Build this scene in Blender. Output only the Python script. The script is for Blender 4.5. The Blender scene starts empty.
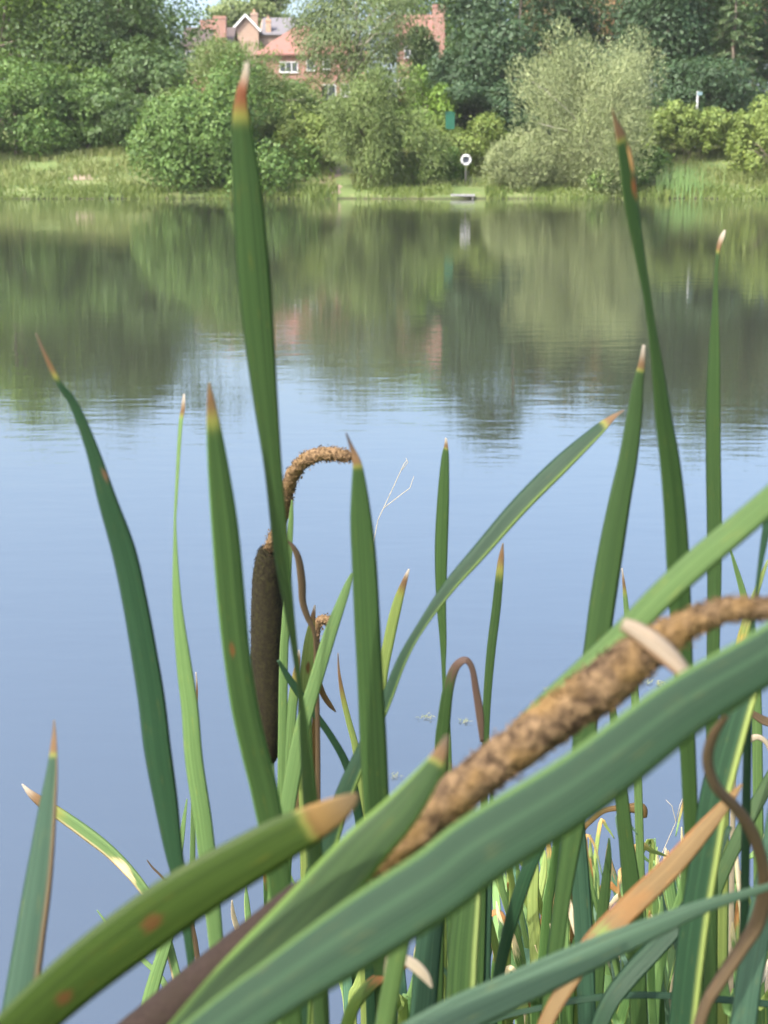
import bpy, math, random
import numpy as np
from mathutils import Vector, noise as mnoise

random.seed(7)
S = bpy.context.scene
COL = S.collection
R = math.radians

# ------------------------------------------------------------------ camera
F = 1400.0                      # focal length in pixels of a 768x1024 frame
CAM = np.array([0.0, 0.0, 2.0])
PITCH = math.atan2(512 - 169, F)
FWD = np.array([0, math.cos(PITCH), -math.sin(PITCH)])
UP = np.array([0, math.sin(PITCH), math.cos(PITCH)])
RT = np.array([1.0, 0, 0])


def P(px, py, Y):
    d = FWD + RT * ((px - 384) / F) + UP * ((512 - py) / F)
    return CAM + d * (Y / d[1])


cd = bpy.data.cameras.new('camera')
cam = bpy.data.objects.new('camera', cd)
COL.objects.link(cam)
cam.location = CAM
cam.rotation_euler = (math.pi / 2 - PITCH, 0, 0)
cd.sensor_fit = 'VERTICAL'
cd.sensor_height = 36.0
cd.lens = F / 1024 * 36
cd.clip_start = 0.02
cd.clip_end = 6000
cd.dof.use_dof = True
cd.dof.focus_distance = 1.6
cd.dof.aperture_fstop = cd.lens / 2.8
S.camera = cam

# ------------------------------------------------------------------ light
SUN = np.array([-0.50, -0.42, 0.76])
SUN = SUN / np.linalg.norm(SUN)
w = bpy.data.worlds.new('World')
S.world = w
w.use_nodes = True
nt = w.node_tree
bg = nt.nodes['Background']
sky = nt.nodes.new('ShaderNodeTexSky')
sky.sky_type = 'NISHITA'
sky.sun_disc = False
sky.sun_elevation = math.asin(SUN[2])
sky.sun_rotation = math.atan2(SUN[0], SUN[1])
sky.air_density = 0.9
sky.dust_density = 5.8
sky.ozone_density = 3.0
nt.links.new(sky.outputs[0], bg.inputs[0])
bg.inputs[1].default_value = 0.15
sl = bpy.data.lights.new('sun', 'SUN')
sl.energy = 2.1
sl.angle = R(0.55)
sl.color = (1.0, 0.95, 0.86)
so = bpy.data.objects.new('sun', sl)
COL.objects.link(so)
so.rotation_euler = Vector(SUN).to_track_quat('Z', 'Y').to_euler()
so.location = (-30, -20, 60)
vs = S.view_settings
vs.view_transform = 'Standard'
vs.look = 'None'
vs.exposure = 2.08
vs.gamma = 1


# ------------------------------------------------------------------ helpers
def tag(o, label=None, cat=None, group=None, kind=None):
    if label: o['label'] = label
    if cat: o['category'] = cat
    if group: o['group'] = group
    if kind: o['kind'] = kind
    return o


def empty(name, loc):
    o = bpy.data.objects.new(name, None)
    o.empty_display_size = 0.1
    COL.objects.link(o)
    o.location = Vector(loc)
    return o


def mesh_from(name, V, faces, mat, parent=None, loc=None, smooth=False, uv=None):
    """V: Nx3 world points; loc: origin (world). faces: MxK array or list of lists."""
    V = np.asarray(V, dtype=np.float32)
    org = np.array(loc if loc is not None else (parent.location if parent else (0, 0, 0)), dtype=np.float32)
    if parent and parent.parent:
        pass
    me = bpy.data.meshes.new(name)
    V = V - org
    if isinstance(faces, np.ndarray):
        n, k = faces.shape
        me.vertices.add(len(V)); me.vertices.foreach_set('co', V.ravel())
        me.loops.add(n * k); me.loops.foreach_set('vertex_index', faces.astype(np.int32).ravel())
        me.polygons.add(n)
        me.polygons.foreach_set('loop_start', np.arange(0, n * k, k, dtype=np.int32))
        try:
            me.polygons.foreach_set('loop_total', np.full(n, k, dtype=np.int32))
        except Exception:
            pass
        me.update(calc_edges=True)
    else:
        me.from_pydata(V.tolist(), [], faces)
        me.update()
    if uv is not None:
        ul = me.uv_layers.new(name='UVMap')
        li = np.zeros(len(me.loops), dtype=np.int32)
        me.loops.foreach_get('vertex_index', li)
        ul.data.foreach_set('uv', np.asarray(uv, dtype=np.float32)[li].ravel())
    me.polygons.foreach_set('use_smooth', np.full(len(me.polygons), smooth))
    me.materials.append(mat)
    o = bpy.data.objects.new(name, me)
    COL.objects.link(o)
    if parent:
        o.parent = parent
        # local frame: parent chain has translation only
        base = np.zeros(3)
        p = parent
        while p:
            base = base + np.array(p.location); p = p.parent
        o.location = Vector((org - base).tolist())
    else:
        o.location = Vector(org.tolist())
    return o


class MB:
    """collects simple solids into one mesh"""
    def __init__(s): s.v = []; s.f = []

    def add(s, vs_, fs):
        b = len(s.v)
        s.v += [tuple(map(float, q)) for q in vs_]
        s.f += [[i + b for i in f] for f in fs]

    def box(s, x0, x1, y0, y1, z0, z1):
        s.add([(x0, y0, z0), (x1, y0, z0), (x1, y1, z0), (x0, y1, z0), (x0, y0, z1), (x1, y0, z1), (x1, y1, z1), (x0, y1, z1)],
              [(0, 3, 2, 1), (4, 5, 6, 7), (0, 1, 5, 4), (1, 2, 6, 5), (2, 3, 7, 6), (3, 0, 4, 7)])

    def tube(s, pts, rad, n=8):
        pts = [np.array(p, float) for p in pts]
        rings = []
        for i, p in enumerate(pts):
            t = pts[min(i + 1, len(pts) - 1)] - pts[max(i - 1, 0)]
            t = t / (np.linalg.norm(t) + 1e-9)
            a = np.cross(t, (0.3, 0.9, 0.1) if abs(t[2]) > .5 else (0, 0, 1)); a /= np.linalg.norm(a)
            b = np.cross(t, a)
            r = rad[i] if hasattr(rad, '__len__') else rad
            rings.append([p + r * (a * math.cos(2 * math.pi * k / n) + b * math.sin(2 * math.pi * k / n)) for k in range(n)])
        vs_ = [q for r_ in rings for q in r_]
        fs = []
        for i in range(len(pts) - 1):
            for k in range(n):
                fs.append((i * n + k, i * n + (k + 1) % n, (i + 1) * n + (k + 1) % n, (i + 1) * n + k))
        fs.append(tuple(range(n))[::-1]); fs.append(tuple(range((len(pts) - 1) * n, len(pts) * n)))
        s.add(vs_, fs)

    def prism(s, poly, d):
        """poly: list of 3-D points, extruded by vector d"""
        n = len(poly); d = np.array(d, float)
        vs_ = [np.array(p, float) for p in poly] + [np.array(p, float) + d for p in poly]
        fs = [tuple(range(n)), tuple(range(n, 2 * n))[::-1]] + [(i, i + n, (i + 1) % n + n, (i + 1) % n) for i in range(n)]
        s.add(vs_, fs)

    def build(s, name, mat, parent=None, loc=None, smooth=False):
        return mesh_from(name, s.v, s.f, mat, parent, loc, smooth)


def nodes(mat):
    mat.use_nodes = True
    t = mat.node_tree
    return t, t.nodes, t.links, t.nodes['Principled BSDF']


def rgba(c): return (c[0], c[1], c[2], 1)


def mth(t, op, a, b=None, c=None, clamp=False):
    n = t.nodes.new('ShaderNodeMath'); n.operation = op; n.use_clamp = clamp
    for i, x in enumerate((a, b, c)):
        if x is None: continue
        if isinstance(x, (int, float)): n.inputs[i].default_value = x
        else: t.links.new(x, n.inputs[i])
    return n.outputs[0]


def mix(t, f, a, b):
    n = t.nodes.new('ShaderNodeMix'); n.data_type = 'RGBA'
    if isinstance(f, (int, float)): n.inputs[0].default_value = f
    else: t.links.new(f, n.inputs[0])
    for i, x in ((6, a), (7, b)):
        if isinstance(x, (tuple, list)): n.inputs[i].default_value = rgba(x)
        else: t.links.new(x, n.inputs[i])
    return n.outputs[2]


def ramp(t, f, lo, hi):
    n = t.nodes.new('ShaderNodeMapRange'); n.interpolation_type = 'SMOOTHSTEP'
    t.links.new(f, n.inputs[0])
    n.inputs[1].default_value = lo; n.inputs[2].default_value = hi
    return n.outputs[0]


def noise_tex(t, vec, scale, detail=3, rough=.55):
    n = t.nodes.new('ShaderNodeTexNoise')
    n.inputs['Scale'].default_value = scale; n.inputs['Detail'].default_value = detail
    n.inputs['Roughness'].default_value = rough
    if vec is not None: t.links.new(vec, n.inputs['Vector'])
    return n.outputs[0]


def mapping(t, vec, scale, loc=(0, 0, 0), rot=(0, 0, 0)):
    n = t.nodes.new('ShaderNodeMapping')
    n.inputs['Scale'].default_value = scale; n.inputs['Location'].default_value = loc; n.inputs['Rotation'].default_value = rot
    t.links.new(vec, n.inputs['Vector'])
    return n.outputs[0]


def geo_pos(t):
    return t.nodes.new('ShaderNodeNewGeometry').outputs['Position']


def bump(t, h, strength, dist, bsdf):
    n = t.nodes.new('ShaderNodeBump')
    n.inputs['Strength'].default_value = strength; n.inputs['Distance'].default_value = dist
    t.links.new(h, n.inputs['Height']); t.links.new(n.outputs[0], bsdf.inputs['Normal'])


def plain(name, c1, c2=None, scale=4.0, rough=.8, bmp=0.0, spec=.3):
    m = bpy.data.materials.new(name)
    t, N, L, b = nodes(m)
    b.inputs['Roughness'].default_value = rough
    b.inputs['Specular IOR Level'].default_value = spec
    tc = N.new('ShaderNodeTexCoord').outputs['Object']
    nz = noise_tex(t, tc, scale, 4)
    L.new(mix(t, ramp(t, nz, .35, .65), c1, c2 or c1), b.inputs['Base Color'])
    if bmp: bump(t, nz, bmp, .02, b)
    return m


def foliage_mat(name, c1, c2, c3=None, transl=.2, rough=.6):
    """per-leaf hue variation over a leaf cloud"""
    c1, c2, c3 = [tuple(q * k_ for q, k_ in zip(c_, (1.36, 1.22, .72))) for c_ in (c1, c2, c3 or c2)]
    m = bpy.data.materials.new(name)
    t, N, L, b = nodes(m)
    g = N.new('ShaderNodeNewGeometry')
    tc = N.new('ShaderNodeTexCoord').outputs['Object']
    big = ramp(t, noise_tex(t, tc, .45, 2), .35, .68)
    col = mix(t, g.outputs['Random Per Island'], c1, c2)
    col = mix(t, mth(t, 'MULTIPLY', big, .7), col, c3 or c2)
    L.new(col, b.inputs['Base Color'])
    b.inputs['Roughness'].default_value = rough
    b.inputs['Specular IOR Level'].default_value = .35
    tr = N.new('ShaderNodeBsdfTranslucent')
    L.new(mix(t, .35, col, (.25, .38, .06)), tr.inputs[0])
    mx = N.new('ShaderNodeMixShader'); mx.inputs[0].default_value = transl
    L.new(b.outputs[0], mx.inputs[1]); L.new(tr.outputs[0], mx.inputs[2])
    L.new(mx.outputs[0], N['Material Output'].inputs[0])
    return m


# ------------------------------------------------------------------ ground
PROF = [(-60, .9), (-4, .55), (0, .42), (1.2, .12), (2.2, -.25), (6, -1), (50, -2), (97, -.9), (99.4, -.12), (100.2, .32),
        (104, 1.0), (112, 3.0), (130, 5.8), (150, 8.7), (170, 9.9), (250, 13), (900, 17)]
PX = [p[0] for p in PROF]; PZ = [p[1] for p in PROF]


def gz(x, y):
    x = np.asarray(x, float); y = np.asarray(y, float)
    wob = .5 * np.sin(x * .21 + 1) + .35 * np.sin(x * .53) + .2 * np.sin(x * 1.3 + 2)
    far = np.clip((y - 60) / 30, 0, 1)
    z = np.interp(y + wob * .8 * far, PX, PZ)
    hump = .22 * np.sin(x * .37 + y * .21) * np.sin(y * .45 + x * .11) * np.clip((y - 100.5) / 4, 0, 1)
    side = np.clip((np.abs(x) - 170) / 15, 0, 1)
    return z * (1 - side) + np.maximum(z, .8) * side + hump


def gzs(x, y): return float(gz(x, y))


ys = np.concatenate([np.linspace(-60, -4, 10), np.linspace(-3, 6, 46), np.linspace(8, 96, 16), np.linspace(97, 132, 100),
                     np.linspace(135, 260, 30), np.geomspace(280, 900, 10)])
xs = np.concatenate([-np.geomspace(700, 75, 14), np.linspace(-70, 70, 281), np.geomspace(75, 700, 14)])
XX, YY = np.meshgrid(xs, ys)
ZZ = gz(XX, YY)
V = np.stack([XX.ravel(), YY.ravel(), ZZ.ravel()], 1)
nx, ny = len(xs), len(ys)
ii = (np.arange(ny - 1)[:, None] * nx + np.arange(nx - 1)[None, :]).ravel()
FQ = np.stack([ii, ii + 1, ii + nx + 1, ii + nx], 1)

m = bpy.data.materials.new('bank_turf')
t, N, L, b = nodes(m)
p = geo_pos(t)
n1 = noise_tex(t, p, .35, 4); n2 = noise_tex(t, p, 3.5, 4); n3 = noise_tex(t, p, .12, 3)
c = mix(t, ramp(t, n1, .38, .62), (.085, .115, .042), (.14, .145, .068))
c = mix(t, ramp(t, n2, .3, .75), c, (.07, .11, .03))
c = mix(t, ramp(t, n3, .52, .66), c, (.095, .13, .045))
sx = N.new('ShaderNodeSeparateXYZ'); L.new(p, sx.inputs[0])
mud = mth(t, 'SUBTRACT', 1.0, ramp(t, sx.outputs[2], -.05, .22))
c = mix(t, mud, c, (.028, .026, .016))
L.new(c, b.inputs['Base Color']); b.inputs['Roughness'].default_value = .9
b.inputs['Specular IOR Level'].default_value = .1
bump(t, n2, .7, .15, b)
tag(mesh_from('ground', V, FQ, m, smooth=True, loc=(0, 0, 0)), kind='structure')

# ------------------------------------------------------------------ water
m = bpy.data.materials.new('pond_water')
t, N, L, b = nodes(m)
b.inputs['Base Color'].default_value = (.025, .028, .020, 1)
b.inputs['Roughness'].default_value = .015
b.inputs['IOR'].default_value = 3.3
p = geo_pos(t)
wa = noise_tex(t, mapping(t, p, (1.0, 2.6, 1), rot=(0, 0, R(4))), 1.0, 2, .5)
wb = noise_tex(t, mapping(t, p, (2.6, 7.5, 1), loc=(3, 7, 0), rot=(0, 0, R(-6))), 1.0, 3, .55)
wc = noise_tex(t, mapping(t, p, (.06, .16, 1), loc=(11, 2, 0)), 1.0, 2, .5)
amp = mth(t, 'MULTIPLY_ADD', ramp(t, wc, .3, .7), .8, .45)
h = mth(t, 'ADD', mth(t, 'MULTIPLY', wa, .0022), mth(t, 'MULTIPLY', wb, .0014))
h = mth(t, 'MULTIPLY', h, amp)
bump(t, h, 1.0, 1.0, b)
wx = np.concatenate([-np.geomspace(1600, 60, 8), [0], np.geomspace(60, 1600, 8)])
wy = np.array([-.5, 2, 5, 20, 60, 101.5])
WX, WY = np.meshgrid(np.clip(wx, -186, 186), wy)
WV = np.stack([WX.ravel(), WY.ravel(), WX.ravel() * 0], 1)
k = len(wx); ii = (np.arange(len(wy) - 1)[:, None] * k + np.arange(k - 1)[None, :]).ravel()
WXs = np.linspace(-186, 186, k); WX, WY = np.meshgrid(WXs, wy)
WV = np.stack([WX.ravel(), WY.ravel(), WX.ravel() * 0], 1)
tag(mesh_from('water', WV, np.stack([ii, ii + 1, ii + k + 1, ii + k], 1), m, loc=(0, 0, 0)), kind='structure')


# ------------------------------------------------------------------ foliage
def unit(a): return a / (np.linalg.norm(a, axis=-1, keepdims=True) + 1e-9)


def leaf_quads(C, Nn, size, aspect, rng, axis=None):
    n = len(C)
    if axis is None:
        r = unit(rng.normal(size=(n, 3)))
        T = unit(np.cross(Nn, r))
    else:
        T = unit(axis)
        Nn = unit(Nn - (Nn * T).sum(1, keepdims=True) * T)
    B = np.cross(Nn, T)
    s = (size * rng.uniform(.6, 1.35, n))[:, None]
    bend = Nn * s * .12
    V = np.stack([C - T * s * .5, C + B * s * aspect * .5 - bend * .5, C + T * s * .5 - bend, C - B * s * aspect * .5 - bend * .5], 1).reshape(-1, 3)
    Fq = np.arange(4 * n).reshape(-1, 4)
    return V, Fq


def crown_points(c, rad, rng, nclump, nleaf, lobes=7, clump=.26, spread=.8, low=-.75):
    """points and outward normals of a lobed crown"""
    rad = np.array(rad, float); c = np.array(c, float)
    LC = unit(rng.normal(size=(lobes, 3))) * rng.uniform(.35, .78, (lobes, 1))
    LC[:, 2] = np.clip(LC[:, 2], low * .6, 1)
    LR = rng.uniform(.28, .56, lobes)
    LC = np.concatenate([LC, [[0, 0, 0.05]]]); LR = np.append(LR, .6)
    which = rng.integers(0, len(LC), nclump)
    d = unit(rng.normal(size=(nclump, 3)))
    CC = LC[which] + d * (LR[which] * rng.uniform(.62, 1.0, nclump))[:, None]
    CR = clump * rng.uniform(.45, 1.15, nclump)
    CC = CC[CC[:, 2] > low]; CR = CR[:len(CC)]
    wgt = CR ** 2 / np.sum(CR ** 2)
    wh = rng.choice(len(CC), nleaf, p=wgt)
    d = unit(rng.normal(size=(nleaf, 3)) + np.array([0, 0, .25]))
    PT = CC[wh] + d * (CR[wh] * (rng.uniform(.45, 1.05, nleaf) ** .6 + (rng.random(nleaf) < .06) * rng.uniform(0, .9, nleaf)))[:, None]
    PT[:, 2] -= .0
    ext_ = np.maximum(np.percentile(np.abs(PT), 96.5, axis=0), .3)
    PT = PT / ext_; CC = CC / ext_
    W = c + PT * rad
    out = unit(d * .8 + unit(CC[wh]) * .35 + rng.normal(size=(nleaf, 3)) * .55 + np.array([0, 0, .3]))
    return W, out, c + CC * rad


MT_BARK = plain('bark', (.09, .07, .05), (.16, .13, .10), 6, .9, .5)
MT_BARK_PALE = plain('pale_bark', (.22, .20, .16), (.34, .31, .27), 6, .9, .4)


def tree(name, label, cat, box, Y, mat, seed, leaf=.34, n=9000, aspect=.62, depth=None, lobes=7, clumps=90, group=None,
         bark=None, clump=.26, kind='round', base_x=None):
    x0, x1, y0, y1 = box
    rng = np.random.default_rng(seed)
    n = int(n * 2.3); leaf *= .92
    a = P((x0 + x1) / 2, (y0 + y1) / 2, Y)
    sc = Y / F
    rx = (x1 - x0) / 2 * sc; rz = (y1 - y0) / 2 * sc; ry = depth or min(rx * .95, 5.5)
    bx = P(base_x, 100, Y)[0] if base_x else a[0]
    base = np.array([bx, Y, gzs(bx, Y) - .05])
    root = empty(name, base)
    tag(root, label, cat, group)
    if kind == 'willow':
        W, O, CC = crown_points(a, (rx, ry, rz), rng, clumps, n, lobes, clump)
        # fine narrow leaves along upswept, drooping-tipped sprays
        rel = unit(W - np.array([a[0], a[1], a[2] - rz * .9]))
        ax = unit(rel + rng.normal(size=W.shape) * .45 + np.array([0, 0, -.15]))
        keep = W[:, 2] > gz(W[:, 0], W[:, 1]) + .05
        V, Fq = leaf_quads(W[keep], O[keep], leaf, aspect, rng, ax[keep])
    elif kind == 'droop':
        W, O, CC = crown_points(a, (rx, ry, rz), rng, clumps, n, lobes, clump)
        rel = unit(W - a)
        ax = unit(rel * .6 + rng.normal(size=W.shape) * .4 + np.array([0, 0, -.7]))
        keep = W[:, 2] > gz(W[:, 0], W[:, 1]) + .05
        V, Fq = leaf_quads(W[keep], O[keep], leaf, aspect, rng, ax[keep])
    else:
        W, O, CC = crown_points(a, (rx, ry, rz), rng, clumps, n, lobes, clump)
        keep = W[:, 2] > np.maximum(gz(W[:, 0], W[:, 1]), 0) + .05
        V, Fq = leaf_quads(W[keep], O[keep], leaf, aspect, rng)
    mesh_from('crown', V, Fq, mat, root)
    # trunk and limbs
    mb = MB()
    h = a[2] - base[2]
    tr = max(.06, min(.38, h * .035 + .05))
    top = a + np.array([0, 0, rz * .3])
    if h > 1.2:
        mid = base * .5 + top * .5 + np.array([rng.normal() * .3, rng.normal() * .3, 0])
        mb.tube([base - (0, 0, .3), base + (0, 0, .4), mid, top], [tr * 1.3, tr, tr * .7, tr * .25], 8)
        src = lambda f: base * (1 - f) + top * f
    else:
        mb.tube([base - (0, 0, .2), top], [tr, tr * .3], 6)
        src = lambda f: base * (1 - f) + top * f
    for q in CC[rng.choice(len(CC), min(14, len(CC)), replace=False)]:
        s_ = src(rng.uniform(.25, .7))
        md = (s_ + q) / 2 + np.array([0, 0, .12 * np.linalg.norm(q - s_)])
        mb.tube([s_, md, q], [tr * .42, tr * .28, tr * .08], 5)
    mb.build('trunk', bark or MT_BARK, root, smooth=True)
    return root


G_OAK = foliage_mat('oak_leaves', (.020, .048, .017), (.040, .080, .026), (.030, .064, .022))
G_DARK = foliage_mat('dark_leaves', (.011, .033, .020), (.026, .057, .031), (.018, .046, .026))
G_LIGHT = foliage_mat('bright_leaves', (.06, .125, .025), (.10, .17, .035), (.075, .15, .03))
G_BUSH = foliage_mat('bush_leaves', (.030, .076, .024), (.070, .125, .034), (.046, .10, .028))
G_SALLOW = foliage_mat('sallow_leaves', (.048, .086, .032), (.084, .122, .050), (.060, .098, .038))
G_WILLOW = foliage_mat('willow_leaves', (.10, .14, .10), (.165, .205, .155), (.125, .165, .115))
G_ASH = foliage_mat('ash_leaves', (.040, .070, .034), (.070, .102, .052), (.052, .082, .040))
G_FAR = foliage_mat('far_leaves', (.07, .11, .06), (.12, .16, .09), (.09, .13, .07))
G_COPPER = foliage_mat('copper_leaves', (.10, .060, .050), (.16, .095, .07), (.10, .09, .06))
G_BRAMBLE = foliage_mat('bramble_leaves', (.066, .118, .034), (.120, .165, .055), (.088, .135, .046))
G_CONIF = foliage_mat('conifer_needles', (.025, .055, .035), (.06, .095, .055), (.04, .075, .045), transl=.12)

TG = 'trees on the far bank'
SG = 'bushes along the far shore'
# distant trees behind the houses
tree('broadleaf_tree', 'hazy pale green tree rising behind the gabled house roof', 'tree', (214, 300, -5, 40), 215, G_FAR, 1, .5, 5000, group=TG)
tree('broadleaf_tree', 'pale yellow green tree behind the right-hand chimney', 'tree', (372, 520, -32, 62), 200, G_LIGHT, 2, .5, 5000, group=TG)
tree('broadleaf_tree', 'copper brown leaved tree showing between two dark crowns', 'tree', (520, 640, -40, 70), 150, G_COPPER, 3, .42, 6000, group=TG)
tree('broadleaf_tree', 'reddish leaved tree at the right edge behind the conifer', 'tree', (712, 800, -38, 60), 150, G_COPPER, 4, .42, 5000, group=TG)
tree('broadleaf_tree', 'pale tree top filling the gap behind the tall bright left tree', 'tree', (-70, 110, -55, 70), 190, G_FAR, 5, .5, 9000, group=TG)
tree('broadleaf_tree', 'grey green tree top behind the tall dark left oak', 'tree', (70, 172, -48, 70), 185, G_OAK, 6, .5, 9000, group=TG)
tree('broadleaf_tree', 'dark tree top behind the broad dark oak', 'tree', (470, 610, -55, 80), 180, G_OAK, 7, .5, 9000, group=TG)
tree('broadleaf_tree', 'dark tree top behind the conifer and the hedge trees', 'tree', (600, 830, -58, 90), 175, G_DARK, 8, .5, 14000, group=TG)
tree('shrub', 'dark shrub close behind the green cabinet', 'bush', (424, 478, 48, 130), 120, G_DARK, 38, .3, 5000, group=SG)
# left wood
tree('broadleaf_tree', 'tall bright green tree at the left edge of the wood', 'tree', (-75, 66, -38, 105), 128, G_LIGHT, 11, .36, 11000, group=TG)
tree('broadleaf_tree', 'tall dark oak with a broad crown left of the chimneys', 'tree', (28, 190, -34, 108), 132, G_OAK, 12, .36, 15000, lobes=10, clumps=120, group=TG)
tree('broadleaf_tree', 'middle-sized dark tree below the tall oak', 'tree', (88, 205, 48, 142), 121, G_OAK, 13, .33, 10000, group=TG)
tree('broadleaf_tree', 'rounded mid green tree low on the left bank', 'tree', (42, 130, 80, 139), 116, G_BUSH, 14, .3, 7000, group=TG)
tree('shrub', 'green shrub at the left edge above the grassy bank', 'bush', (-40, 68, 72, 168), 112, G_BUSH, 15, .3, 8000, group=SG)
# grey sallow behind the big bush
tree('sallow_shrub', 'grey green sallow behind the big rounded bush', 'bush', (168, 312, 47, 122), 112, G_SALLOW, 16, .3, 12000, .3, group=SG, kind='willow')
tree('shrub', 'large rounded deep green bush hanging over the water', 'bush', (140, 300, 78, 206), 103.6, G_BUSH, 17, .28, 16000, lobes=10, clumps=130, depth=4, group=SG, clump=.22)
tree('sallow_shrub', 'drooping grey green sallow bush by the bare path', 'bush', (316, 427, 84, 205), 103.4, G_SALLOW, 18, .30, 15000, .28, depth=3.4, group=SG, kind='droop', clump=.24, lobes=9)
tree('shrub', 'small pale shrub in the gap left of the sallow', 'bush', (272, 330, 120, 190), 108, G_BRAMBLE, 19, .26, 4500, group=SG)
tree('shrub', 'mid green shrub below the lower windows of the tiled house', 'bush', (318, 428, 104, 140), 119, G_SALLOW, 33, .3, 8000, group=SG)
tree('shrub', 'green shrub between the rounded bush and the tiled house', 'bush', (240, 312, 90, 140), 117, G_BUSH, 34, .3, 7000, group=SG)
tree('shrub', 'shrub at the foot of the dark oak behind the green cabinet', 'bush', (436, 540, 92, 140), 118, G_DARK, 35, .3, 7000, group=SG)
tree('shrub', 'dark shrub below the dark trees behind the hedge', 'bush', (640, 780, 62, 125), 119, G_DARK, 36, .3, 9000, group=SG)
tree('shrub', 'dark green shrub low behind the left shrub', 'bush', (40, 170, 95, 143), 117, G_OAK, 37, .3, 9000, group=SG)
# pale tree in front of houses
tree('ash_tree', 'pale feathery tree standing in front of the brick houses', 'tree', (297, 414, -34, 72), 134, G_ASH, 20, .34, 8500, .4, lobes=9, clumps=80, bark=MT_BARK_PALE, group=TG, kind='droop', base_x=352)
tree('shrub', 'yellow green shrub left of the green cabinet', 'bush', (402, 452, 82, 150), 114, G_LIGHT, 22, .28, 4500, group=SG)
# right wood
tree('broadleaf_tree', 'broad dark oak right of the green cabinet', 'tree', (448, 590, -48, 140), 122, G_DARK, 23, .34, 16000, lobes=11, clumps=130, group=TG)
tree('broadleaf_tree', 'dark tree behind the pale willow', 'tree', (560, 700, -38, 125), 124, G_DARK, 24, .34, 12000, lobes=9, group=TG)
tree('broadleaf_tree', 'dark tree above the bramble hedge', 'tree', (640, 745, -42, 118), 128, G_OAK, 25, .34, 10000, group=TG)
tree('broadleaf_tree', 'dark tree at the right edge behind the conifer', 'tree', (715, 860, -42, 112), 134, G_DARK, 26, .36, 11000, group=TG)
# pale willow by the water
tree('willow_tree', 'silvery pale willow fanning out at the water edge', 'tree', (536, 664, 38, 208), 103.6, G_WILLOW, 27, .27, 32000, .22, depth=4.5, lobes=10, clumps=150, group=TG, kind='willow', clump=.25, bark=MT_BARK_PALE)
tree('willow_shrub', 'low pale willow scrub left of the silvery willow', 'bush', (490, 556, 142, 206), 102.6, G_WILLOW, 28, .28, 8000, .22, group=SG, kind='willow', depth=2)
tree('shrub', 'small dark green bush at the foot of the willow', 'bush', (598, 668, 152, 204), 102.0, G_BUSH, 29, .24, 5000, group=SG, depth=1.5)
tree('shrub', 'olive bush at the right edge beside the water', 'bush', (738, 815, 108, 203), 104, G_BRAMBLE, 30, .26, 8000, group=SG, depth=3)
tree('bramble_bush', 'tangled bramble mound beside the life ring', 'bush', (418, 500, 126, 196), 106.5, G_BRAMBLE, 31, .24, 9000, group=SG, depth=2.5)
tree('bramble_bush', 'low dark bramble left of the life ring', 'bush', (412, 462, 150, 194), 104.2, G_BUSH, 32, .22, 4500, group=SG, depth=1.2)


# conifer at right
def conifer(label, px, ytop, ybot, wpx, Y, seed):
    rng = np.random.default_rng(seed)
    top = P(px, ytop, Y); gx = top[0]; base = np.array([gx, Y, gzs(gx, Y) - .05])
    root = tag(empty('conifer_tree', base), label, 'tree', TG)
    H = top[2] - base[2]; Rm = wpx / 2 * Y / F
    mb = MB(); mb.tube([base - (0, 0, .2), base * .5 + top * .5, top], [.28, .16, .03], 8)
    Ps = []; Ax = []
    for i in range(95):
        f = rng.uniform(.12, .99); r = Rm * (1 - f) ** .75 * rng.uniform(.65, 1.1) + .15; an = rng.uniform(0, 2 * math.pi)
        s_ = base + np.array([0, 0, H * f]); dirv = np.array([math.cos(an), math.sin(an), 0])
        e = s_ + dirv * r + np.array([0, 0, -.22 * r])
        mb.tube([s_, e], [.04, .01], 4)
        k = int(20 + 90 * r / Rm)
        u = rng.uniform(.15, 1, k)[:, None]
        q = s_ * (1 - u) + e * u + rng.normal(size=(k, 3)) * np.array([.22, .22, .10]) * (1.1 - u * .6)
        Ps.append(q); Ax.append(np.tile(dirv + (0, 0, -.35), (k, 1)) + rng.normal(size=(k, 3)) * .4)
    Ps = np.concatenate(Ps); Ax = np.concatenate(Ax)
    O = unit(rng.normal(size=Ps.shape) * .5 + np.array([0, 0, 1]))
    V, Fq = leaf_quads(Ps, O, .42, .3, rng, Ax)
    mesh_from('crown', V, Fq, G_CONIF, root)
    mb.build('trunk', MT_BARK, root, smooth=True)


conifer('dark conifer with layered boughs right of the white sign', 738, -30, 115, 96, 119, 41)


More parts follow.
